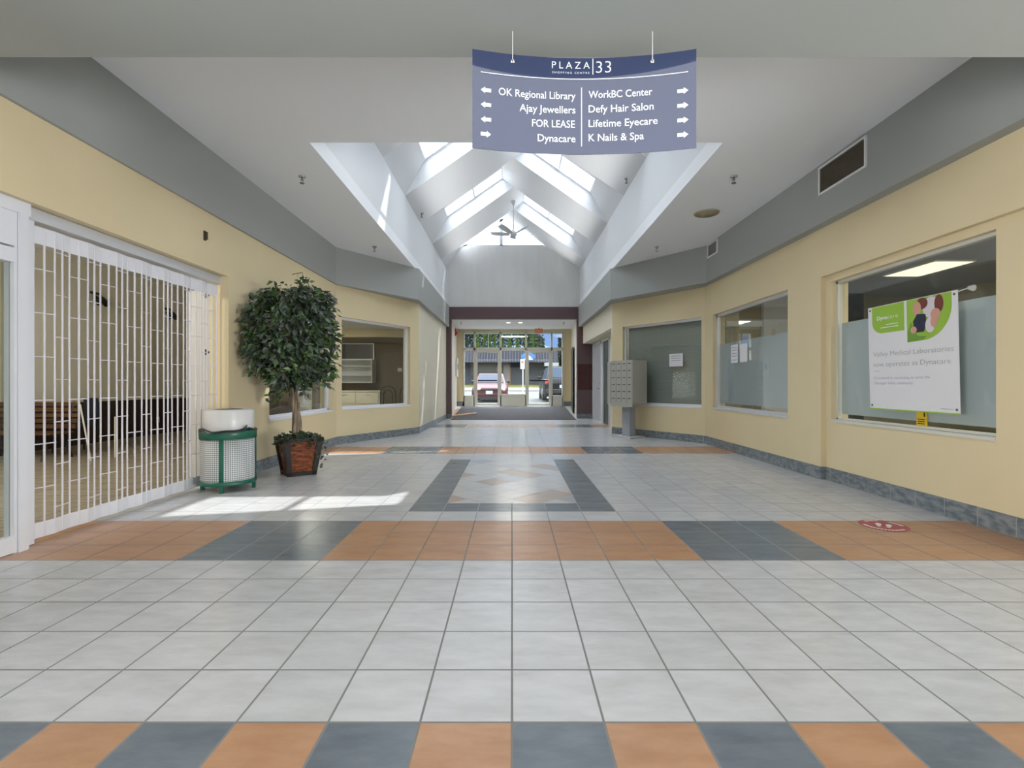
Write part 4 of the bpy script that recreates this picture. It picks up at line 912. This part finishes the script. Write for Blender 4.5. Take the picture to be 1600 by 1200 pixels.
q = MB(); q.lathe([(0.165, -0.010), (0.172, -0.018), (0.182, -0.010), (0.182, 0.0), (0.165, 0)], 32); q.build('rim', mat('tan_rim', (0.48, 0.43, 0.31), 0.5), t)
def vent(x, y0, y1, z0, z1, label, slats, m):
    t = thing('wall_vent', label, 'vent', (x, (y0 + y1) / 2, z0), 0, 'air vents on the grey fascia'); h = (y1 - y0) / 2; H_ = z1 - z0; b = 0.022
    q = MB(); q.box(-0.02, 0.003, -h, h, 0, b); q.box(-0.02, 0.003, -h, h, H_ - b, H_); q.box(-0.02, 0.003, -h, -h + b, b, H_ - b); q.box(-0.02, 0.003, h - b, h, b, H_ - b); q.build('frame', M_WHITE, t)
    q = MB(); q.box(-0.004, 0.003, -h + b, h - b, b, H_ - b); q.build('backing', m, t)
    for k in range(slats[1]):
        q = MB()
        if slats[0] == 'h':
            z = b + (H_ - 2 * b) * (k + 0.5) / slats[1]; q.box(-0.014, -0.003, -h + b, h - b, z - 0.0035, z + 0.0035)
        else:
            y = -h + b + (2 * h - 2 * b) * (k + 0.5) / slats[1]; q.box(-0.014, -0.003, y - 0.012, y + 0.012, b, H_ - b)
        q.build('slat', m, t)
vent(3.576, 5.04, 5.82, 3.325, 3.645, 'long brown return air grille on the right fascia', ('h', 16), mat('brown_grille', (0.115, 0.095, 0.07), 0.5))
vent(3.568, 8.68, 9.12, 3.42, 3.66, 'small white-framed air vent on the right fascia near the corner', ('v', 5), mat('grey_grille', (0.2, 0.2, 0.19), 0.5))
q = MB(); q.box(-3.301, -3.285, 5.355, 5.385, 2.68, 2.78); q.box(-3.285, -3.265, 5.36, 5.38, 2.69, 2.77); solo('wall_bracket', q, mat('dark_bracket', (0.05, 0.035, 0.02), 0.5), 'small dark bracket on the yellow wall above the grille', 'bracket')
# ceiling fan
FY = 14.3; FZ = 5.44
t = thing('ceiling_fan', 'white ceiling fan on a long rod at the far end of the skylight', 'ceiling fan', (XM, FY, FZ)); M_FAN = mat('fan_white', (0.72, 0.72, 0.73), 0.4)
q = MB(); q.lathe([(0.0, -0.10), (0.05, -0.09), (0.09, -0.05), (0.10, 0.0), (0.06, 0.06), (0.03, 0.12), (0.0, 0.12)], 18); q.build('motor', M_FAN, t)
q = MB(); q.tube((0, 0, 0.1), (0, 0, ZA - FZ - 0.02), 0.014); q.build('downrod', M_FAN, t)
q = MB(); q.lathe([(0.0, 0), (0.03, 0), (0.06, 0.06), (0.075, 0.12), (0.0, 0.13)], 16, (0, 0, ZA - FZ - 0.16)); q.build('canopy', M_FAN, t)
for k in range(5):
    a = R(20 + 72 * k); q = MB(); pts = []
    for j in range(9):
        u = j / 8; r = 0.12 + 0.56 * u; hw = 0.05 + 0.035 * math.sin(u * math.pi * 0.8); z = -0.01 + 0.07 * u
        pts.append((r, hw, z))
    top = [(r, h, z + h * 0.3) for r, h, z in pts] + [(r, -h, z - h * 0.3) for r, h, z in reversed(pts)]
    q.add([(x, y, z) for x, y, z in top] + [(x, y, z - 0.012) for x, y, z in top], [list(range(18)), list(range(18, 36))[::-1]] + [(i, (i + 1) % 18, 18 + (i + 1) % 18, 18 + i) for i in range(18)])
    q.v = [(x * math.cos(a) - y * math.sin(a), x * math.sin(a) + y * math.cos(a), z) for x, y, z in q.v]; q.build('blade', M_FAN, t)
# vestibule things
t = thing('exit_sign', 'small orange EXIT sign hanging over the right entrance door', 'exit sign', (1.03, 19.25, 3.10))
q = MB(); q.box(-0.15, 0.15, -0.02, 0.02, 0, 0.165); q.box(-0.02, 0.02, -0.02, 0.02, 0.165, 0.199); q.build('housing', mat('exit_orange', (0.55, 0.24, 0.11), 0.5), t)
q = MB(); text_into(q, 'EXIT', -0.11, 0.11, 0.035, 0.13, lambda u, v: (u, -0.022, v), 0.02); q.build('lettering', mat('exit_red', (0.75, 0.16, 0.08), 0.5, emit=0.3), t, recalc=False)
t = thing('fire_alarm', 'red fire alarm bell high on the left vestibule wall', 'alarm', (-2.10, 18.5, 2.92))
q = MB(); q.box(-0.01, 0.04, -0.08, 0.08, 0, 0.26); q.build('box', mat('alarm_red', (0.5, 0.02, 0.02), 0.4), t); q = MB(); q.tube((0.04, 0, 0.10), (0.08, 0, 0.10), 0.06, 14); q.build('bell', MATS['alarm_red'], t)
t = thing('notice_board', 'narrow white sign panel on the left vestibule wall', 'sign', (-2.09, 19.0, 1.42))
q = MB(); q.box(-0.01, 0.03, -0.20, 0.20, 0, 0.70); q.build('panel', M_WHITE, t); q = MB(); q.box(0.03, 0.034, -0.08, 0.08, 0.28, 0.48); q.build('symbol', mat('sign_blue', (0.03, 0.05, 0.2), 0.4), t)
q = MB(); n = 14; v = []
for i in range(n + 1):
    y = 15.95 + (19.5 - 15.95) * i / n
    for x, dz in ((-1.955, 0.002), (-1.955, 0.014), (2.055, 0.014), (2.055, 0.002)): v.append((x, y, fz(y) + dz))
q.add(v, [(i * 4 + a, i * 4 + (a + 1) % 4, i * 4 + 4 + (a + 1) % 4, i * 4 + 4 + a) for i in range(n) for a in range(4)] + [(0, 1, 2, 3), tuple(n * 4 + a for a in (3, 2, 1, 0))])
solo('entrance_mat', q, mat('grey_ribbed_mat', (0.115, 0.11, 0.125), 0.9, 0.15, var=0.25, vscale=40, bump=0.3, stretch=(1, 0.1, 1)), 'large dark grey entrance mat in the vestibule', 'mat')
q = MB(); q.hexa([(-2.06, 16.62, 0.045), (-1.22, 17.35, 0.105), (-1.26, 17.5, 0.117), (-2.1, 16.77, 0.06)], [(-2.06, 16.62, 0.075), (-1.22, 17.35, 0.135), (-1.26, 17.5, 0.147), (-2.1, 16.77, 0.09)])
solo('wooden_board', q, mat('raw_pine', (0.58, 0.34, 0.17), 0.6, var=0.3, vscale=6, stretch=(1, 6, 6)), 'loose wooden board lying on the left edge of the entrance mat', 'board')
# floor sticker
t = thing('floor_sticker', 'round red floor sticker with white footprints on the terracotta band', 'sticker', (2.99, 4.03, 0.0015), R(-35))
q = MB(); q.lathe([(0, 0), (0.17, 0), (0.17, 0.001), (0, 0.001)], 40, smooth=False); q.build('disc', mat('sticker_red', (0.40, 0.035, 0.055), 0.35), t)
q = MB()
for sx in (-1, 1):
    for cx, cy, rx, ry in ((sx * 0.034, 0.018, 0.021, 0.036), (sx * 0.032, -0.042, 0.016, 0.018)): q.poly([(cx + rx * math.cos(a), cy + ry * math.sin(a), 0.0016) for a in [2 * math.pi * j / 16 for j in range(16)]])
q.build('footprints', M_LETTER, t, recalc=False)
q = MB()
for a0, a1 in ((200, 340), (25, 75), (105, 155)):
    n = 14
    for j in range(n):
        b0, b1 = R(a0 + (a1 - a0) * j / n), R(a0 + (a1 - a0) * (j + 0.75) / n); q.poly([(0.125 * math.cos(b0), 0.125 * math.sin(b0), 0.0016), (0.15 * math.cos(b0), 0.15 * math.sin(b0), 0.0016), (0.15 * math.cos(b1), 0.15 * math.sin(b1), 0.0016), (0.125 * math.cos(b1), 0.125 * math.sin(b1), 0.0016)])
q.build('rim_print', M_LETTER, t, recalc=False)

# ---------------------------------------------------------------- outside the doors
def gz(y): return 0.27 if y < 27 else 0.27 + (y - 27) * 0.046
def ground_strip(name, ys, m, label, x0=-60, x1=60, dz=0.0):
    q = MB()
    for a, b in zip(ys, ys[1:]): q.hexa([(x0, a, gz(a) - 0.3), (x1, a, gz(a) - 0.3), (x1, b, gz(b) - 0.3), (x0, b, gz(b) - 0.3)], [(x0, a, gz(a) + dz), (x1, a, gz(a) + dz), (x1, b, gz(b) + dz), (x0, b, gz(b) + dz)])
    return struct(name, q, m, label)
ground_strip('floor_parking', [19.95, 27, 35], mat('pale_asphalt', (0.085, 0.085, 0.085), 0.85, 0.2, var=0.2, vscale=3), 'sunlit parking lot outside the doors')
ground_strip('floor_sidewalk', [35.0, 38.4], mat('concrete_walk', (0.16, 0.155, 0.15), 0.85, 0.2), 'pale sidewalk beyond the parking lot', dz=0.06)
q = MB(); q.box(-60, 60, 34.9, 35.0, gz(35) - 0.2, gz(35) + 0.05); struct('trim_50', q, mat('curb_grey', (0.09, 0.09, 0.09), 0.8), 'dark curb along the sidewalk')
g = ground_strip('floor_verge', [38.4, 46.0], mat('verge_soil', (0.055, 0.055, 0.012), 0.9, 0.1, var=0.3, vscale=2), 'grass verge in front of the grey building')
ground_strip('floor_far', [46.0, 300.0], mat('far_ground', (0.05, 0.08, 0.03), 0.9, 0.1), 'ground beyond the building')
M_SIDING = mat('grey_wall_siding', (0.040, 0.042, 0.052), 0.7, 0.2, var=0.15, vscale=0.8)
bl = thing('building', 'low grey commercial building with ribbed metal mansard across the street', 'building', (-4.0, 45.0, gz(45) - 0.1))
q = MB(); q.box(-10, 7.75, 0.0, 9, 0, 2.1); rel_ = q.build('wall', M_SIDING, bl)
q = MB(); q.prism([(-0.9, 2.05), (0.3, 3.4), (9, 3.4), (9, 2.05)], -10.3, 8.1, 'x'); q.build('roof', mat('mansard_metal', (0.011, 0.011, 0.018), 0.7, 0.1), bl)
q = MB()
for k in range(73):
    x = -10.2 + k * 0.25; q.hexa([(x, -0.93, 2.05), (x + 0.04, -0.93, 2.05), (x + 0.04, -0.85, 2.05), (x, -0.85, 2.05)], [(x, 0.27, 3.4), (x + 0.04, 0.27, 3.4), (x + 0.04, 0.35, 3.4), (x, 0.35, 3.4)])
q.build('roof_ribs', mat('rib_metal', (0.018, 0.018, 0.027), 0.7), bl)
q = MB(); q.box(3.15, 3.9, -0.06, 0.02, 0.1, 2.0); d = q.build('door', mat('orange_wood_frame', (0.11, 0.045, 0.02), 0.5), bl)
q = MB(); q.box(3.25, 3.8, -0.08, -0.05, 0.2, 1.8); q.build('door_glass', mat('door_pane', (0.13, 0.115, 0.10), 0.3), d)
q = MB(); q.box(0.3, 2.6, -0.06, 0.02, 0.9, 1.95); d = q.build('window', mat('brown_window_frame', (0.06, 0.035, 0.025), 0.5), bl)
for a, b in ((0.38, 1.42), (1.48, 2.52)):
    q = MB(); q.box(a, b, -0.08, -0.05, 0.98, 1.75); q.build('pane', mat('brown_pane', (0.045, 0.042, 0.038), 0.3), d)
q = MB(); q.box(6.85, 8.1, -1.0, 0.0, 1.72, 2.02); q.build('awning', mat('white_awning', (0.25, 0.25, 0.25), 0.7), bl)
q = MB(); q.tube((5.42, -1.06, 2.55), (5.42, -0.96, 2.55), 0.5, 28); q.v = [(5.42 + (x - 5.42) * 1.28, y, 2.55 + (z - 2.55) * 0.7) for x, y, z in q.v]; o = q.build('oval_sign', mat('sky_blue_sign', (0.05, 0.12, 0.28), 0.5), bl)
q = MB(); q.poly([(5.15, -1.065, 2.42), (5.7, -1.065, 2.42), (5.7, -1.065, 2.5), (5.55, -1.065, 2.55), (5.45, -1.065, 2.75), (5.3, -1.065, 2.55), (5.15, -1.065, 2.5)]); q.poly([(5.0, -1.065, 2.28), (5.84, -1.065, 2.28), (5.75, -1.065, 2.36), (5.1, -1.065, 2.36)]); q.build('sign_mark', M_LETTER, o, recalc=False)
q = MB(); q.lathe([(0, 0), (0.2, 0), (0.25, 0.5), (0.15, 1.0), (0, 1.0)], 12, (2.85, -0.25, 0.95)); q.build('round_pillar', mat('cream_pillar', (0.16, 0.155, 0.14), 0.6), bl)
q = MB(); q.box(-0.45, -0.2, -0.12, 0.0, 0.95, 1.3); q.build('meter_box', M_BLACK, bl)
t = thing('parking_sign', 'white parking sign on a thin post outside the entrance', 'street sign', (0.55, 25.2, gz(25.2)))
q = MB(); q.tube((0, 0, 0), (0, 0, 2.05), 0.028); q.build('post', M_ALU, t)
q = MB(); q.box(-0.13, 0.08, -0.045, -0.03, 1.63, 2.10); q.build('plate', M_WHITE, t); q = MB(); q.box(-0.09, 0.04, -0.047, -0.045, 1.92, 2.02); q.box(-0.09, 0.04, -0.047, -0.045, 1.70, 1.73); q.build('plate_mark', mat('sign_ink', (0.25, 0.08, 0.1), 0.5), t)

# cars
def car(name, label, loc, rz, paint, suv=False, front=True):
    t = thing(name, label, 'car', loc, rz); M_P = paint
    Lc = 4.5; hw = 0.86 if not suv else 0.92; belt = 0.92 if not suv else 1.08; top = 1.40 if not suv else 1.66; hood = 0.80 if not suv else 0.98
    st = [(0.0, 0.70, 0.30, hood - 0.22), (0.10, hw - 0.05, 0.20, hood - 0.10), (0.5, hw, 0.18, hood), (1.25, hw, 0.18, belt), (3.5, hw, 0.18, belt + 0.02), (4.2, hw - 0.03, 0.20, belt - 0.02 if not suv else belt), (4.42, hw - 0.07, 0.24, belt - 0.08 if not suv else belt - 0.02), (4.5, hw - 0.14, 0.34, belt - 0.25)]
    q = MB(); v = []
    for y, w_, zb_, zt in st: v += [(-w_ * 0.9, y, zb_), (-w_, y, zb_ + 0.14), (-w_ * 1.0, y, (zb_ + zt) / 2 + 0.08), (-w_ * 0.96, y, zt - 0.07), (-w_ * 0.84, y, zt), (w_ * 0.84, y, zt), (w_ * 0.96, y, zt - 0.07), (w_ * 1.0, y, (zb_ + zt) / 2 + 0.08), (w_, y, zb_ + 0.14), (w_ * 0.9, y, zb_)]
    n = 10; q.add(v, [(i * n + a, i * n + (a + 1) % n, (i + 1) * n + (a + 1) % n, (i + 1) * n + a) for i in range(len(st) - 1) for a in range(n)], 0, True)
    q.poly(v[:n][::-1]); q.poly(v[-n:]); body = q.build('body', M_P, t, bevel=0.02)
    y0, y1, y2, y3 = (1.05, 1.85, 3.05, 3.95) if not suv else (1.05, 1.75, 3.9, 4.40)
    bw, tw = hw * 0.88, hw * 0.70
    B = [(-bw, y0, belt - 0.05), (bw, y0, belt - 0.05), (bw, y3, belt - 0.05), (-bw, y3, belt - 0.05)]; Tp = [(-tw, y1, top), (tw, y1, top), (tw, y2, top), (-tw, y2, top)]
    q = MB(); q.hexa(B, Tp); q.build('cabin', M_P, t, bevel=0.05)
    M_W = mat('car_window', (0.02, 0.032, 0.06), 0.35, 0.12)
    def pane(i, j, nm, a=0.08, b=0.92):
        p0, p1, t0, t1 = Vector(B[i]), Vector(B[j]), Vector(Tp[i]), Vector(Tp[j]); f_ = lambda u, v_: (p0 * (1 - u) + p1 * u) * (1 - v_) + (t0 * (1 - u) + t1 * u) * v_
        nn = (p1 - p0).cross(t0 - p0).normalized() * 0.012; pts = [f_(a, 0.14), f_(b, 0.14), f_(b, 0.88), f_(a, 0.88)]; q = MB(); q.hexa([p - nn for p in pts], [p + nn for p in pts]); q.build(nm, M_W, t)
    pane(0, 1, 'windscreen'); pane(2, 3, 'rear_window'); pane(1, 2, 'side_window'); pane(3, 0, 'side_window')
    M_T = mat('tyre_rubber', (0.015, 0.015, 0.016), 0.8); wr = 0.31 if not suv else 0.37
    for sx in (-1, 1):
        for y in (0.85, 3.55):
            q = MB(); q.tube((sx * (hw - 0.20), y, wr), (sx * (hw + 0.01), y, wr), wr, 24); wv = q.build('wheel', M_T, t)
            q = MB(); q.tube((sx * (hw + 0.0), y, wr), (sx * (hw + 0.022), y, wr), wr * 0.62, 16); q.build('hubcap', mat('hubcap', (0.3, 0.3, 0.31), 0.35, metal=0.6), wv)
        q = MB(); q.box(sx * (hw + 0.02) - 0.07, sx * (hw + 0.02) + 0.07, 1.25, 1.37, belt, belt + 0.13); q.build('side_mirror', M_BLACK if not suv else M_P, t, bevel=0.02)
        q = MB(); q.box(sx * (hw - 0.30) - 0.17, sx * (hw - 0.30) + 0.17, 0.03, 0.14, hood - 0.24, hood - 0.11); q.build('headlight', mat('headlight', (0.6, 0.6, 0.56), 0.15), t, bevel=0.02)
        q = MB(); q.box(sx * (hw - 0.22) - 0.14, sx * (hw - 0.22) + 0.14, 4.32, 4.47, belt - 0.28, belt - 0.06); q.build('tail_light', mat('tail_light', (0.55, 0.03, 0.04), 0.25, emit=0.15), t, bevel=0.02)
    q = MB(); q.box(-0.42, 0.42, 0.0, 0.09, hood - 0.26, hood - 0.16); q.build('radiator_grille', M_BLACK, t)
    q = MB(); q.box(-hw + 0.12, hw - 0.12, -0.03, 0.10, 0.30, 0.42); q.box(-hw + 0.12, hw - 0.12, -0.035, 0.0, 0.24, 0.28); q.build('front_bumper', M_P, t, bevel=0.02)
    q = MB(); q.box(-hw + 0.2, hw - 0.2, -0.02, 0.08, 0.16, 0.24); q.build('air_dam', M_BLACK, t)
    q = MB(); q.box(-hw + 0.10, hw - 0.10, 4.44, 4.56, 0.36, 0.56); q.build('rear_bumper', M_BLACK if suv else M_P, t, bevel=0.02)
    q = MB(); yy = -0.045 if front else 4.57; zz = 0.40 if front else 0.62
    q.box(-0.16, 0.16, min(yy, yy + 0.012), max(yy, yy + 0.012), zz, zz + 0.15); q.build('licence_plate', mat('plate_white', (0.4, 0.4, 0.44), 0.5), t)
    return t
car('red_car', 'red sedan parked facing the entrance doors', (-1.06, 23.4, gz(23)), 0, mat('red_car_paint', (0.05, 0.006, 0.013), 0.4, 0.25))
car('dark_car', 'black hatchback parked with its tail towards the right entrance door', (2.42, 28.3, gz(28.3)), R(180), mat('black_car_paint', (0.006, 0.0065, 0.009), 0.4, 0.2), suv=True, front=False)

# trees beyond
def leafy(mb, c, rad, n, size, rng, nm=3, power=0.45):
    c = Vector(c)
    for _ in range(n):
        a = rng.uniform(0, 2 * math.pi); z = rng.uniform(-1, 1); r = rng.random() ** power; e = math.sqrt(max(0, 1 - z * z))
        p = c + Vector((rad[0] * r * e * math.cos(a), rad[1] * r * e * math.sin(a), rad[2] * r * z)); d = Vector((rng.gauss(0, 1), rng.gauss(0, 1), rng.gauss(0, 1)))
        leaf_into(mb, p, d, size * rng.uniform(0.6, 1.3), rng, rng.randrange(nm), 0.7)
M_CED = [mat('cedar_bright', (0.075, 0.13, 0.012), 0.8, 0.1), mat('cedar_mid', (0.04, 0.085, 0.012), 0.8, 0.1), mat('cedar_dark', (0.02, 0.045, 0.01), 0.8, 0.1)]
M_TREE = [mat('tree_dark', (0.012, 0.022, 0.012), 0.8, 0.1), mat('tree_mid', (0.028, 0.042, 0.02), 0.8, 0.1), mat('tree_pale', (0.05, 0.06, 0.045), 0.8, 0.1)]
ordn = ['first', 'second', 'third', 'fourth', 'fifth', 'sixth', 'seventh', 'eighth', 'ninth']
rng = random.Random(3)
for k, xp in enumerate((748, 757.5, 766, 774, 786, 797, 809, 823, 834)):
    Y = 57.0; x = (xp - 801) * Y / F; b = gz(Y); ht = rng.uniform(4.6, 5.4); t = thing('cedar_tree', 'slim bright green cedar behind the grey building, %s from the left' % ordn[k], 'tree', (x, Y, b), 0, 'row of cedars behind the building')
    q = MB(); q.tube((0, 0, 0), (0, 0, ht * 0.9), 0.08, 6, 0.03); q.build('trunk', mat('tree_bark', (0.06, 0.045, 0.03), 0.9), t)
    q = MB()
    for _ in range(700):
        u = rng.random(); r = 0.25 * (1 - u) ** 0.6 * (0.4 + 0.6 * rng.random()) + 0.03; a = rng.uniform(0, 6.283); leaf_into(q, (r * math.cos(a), r * math.sin(a), 0.2 + u * ht), (math.cos(a) * 0.3, math.sin(a) * 0.3, 1.2), rng.uniform(0.14, 0.24), rng, rng.choice((0, 0, 1, 2)), 0.6)
    q.build('foliage', M_CED, t, recalc=False)
for k, (xp, Y, h, rad, zc, lb) in enumerate(((731, 70, 9, (3.0, 3, 4.6), 8.6, 'large dark tree at the left behind the cedars'), (764, 79, 11, (3.2, 3, 5.0), 10.2, 'large dark tree second from the left behind the cedars'), (797, 88, 10, (3.6, 3, 5.4), 11.4, 'large dark tree in the middle behind the cedars'), (826, 72, 11, (2.1, 3, 4.4), 9.2, 'large dark tree right of the middle behind the cedars'), (841, 81, 9, (1.0, 2, 2.0), 7.2, 'smaller dark tree at the right end of the row beside the mountain'))):
    b = gz(Y); t = thing('broadleaf_tree', lb, 'tree', ((xp - 801) * Y / F, Y, b), 0, 'big trees behind the cedars')
    q = MB(); q.tube((0, 0, 0), (0, 0, zc - b), 0.3, 8, 0.12); q.build('trunk', MATS['tree_bark'], t)
    q = MB(); leafy(q, (0, 0, zc - b), rad, 1500, 0.5, rng); q.build('foliage', M_TREE, t, recalc=False)
for k, (xp, Y, ht, wd, lb) in enumerate(((883, 50.0, 4.0, 0.95, 'dark conifer at the right corner of the grey building'), (877.5, 66, 5.0, 0.45, 'taller dark conifer farther right behind the building corner'))):
    b = gz(Y); t = thing('conifer_tree', lb, 'tree', ((xp - 801) * Y / F, Y, b), 0, 'conifers at the right'); q = MB(); q.tube((0, 0, 0), (0, 0, ht * 0.95), 0.12, 6, 0.03); q.build('trunk', MATS['tree_bark'], t); q = MB()
    for _ in range(1500):
        u = rng.random() ** 1.2; r = wd * (1 - u) * rng.uniform(0.3, 1) + 0.04; a = rng.uniform(0, 6.283); leaf_into(q, (r * math.cos(a), r * math.sin(a), 0.15 + u * ht), (math.cos(a), math.sin(a), rng.uniform(-0.6, 0.4)), rng.uniform(0.25, 0.45), rng, rng.choice((0, 0, 1)), 0.5)
    q.build('foliage', M_TREE, t, recalc=False)
# shrub by the building corner
t = thing('shrub', 'dark green shrub beside the awning of the grey building', 'shrub', (3.15, 43.2, gz(43.2))); q = MB(); leafy(q, (0, 0, 0.75), (0.55, 0.5, 0.75), 500, 0.2, rng); q.build('foliage', [M_CED[2], M_TREE[1], M_CED[1]], t, recalc=False); q = MB(); q.tube((0, 0, 0), (0, 0, 0.6), 0.05); q.build('stem', MATS['tree_bark'], t)
# mountain
q = MB(); prof = [(-400, 5), (-120, 15), (-30, 40), (20, 64), (38, 71), (52, 60), (66, 54), (90, 38), (130, 46), (200, 30), (500, 5)]
v = []
for j, (yy, s) in enumerate(((760, 0.0), (860, 0.55), (960, 1.0), (1150, 0.0))):
    for x, z in prof: v.append((x * (0.9 + 0.1 * j), yy, 3 + z * s * 1.25))
n = len(prof); q.add(v, [(j * n + i, j * n + i + 1, (j + 1) * n + i + 1, (j + 1) * n + i) for j in range(3) for i in range(n - 1)])
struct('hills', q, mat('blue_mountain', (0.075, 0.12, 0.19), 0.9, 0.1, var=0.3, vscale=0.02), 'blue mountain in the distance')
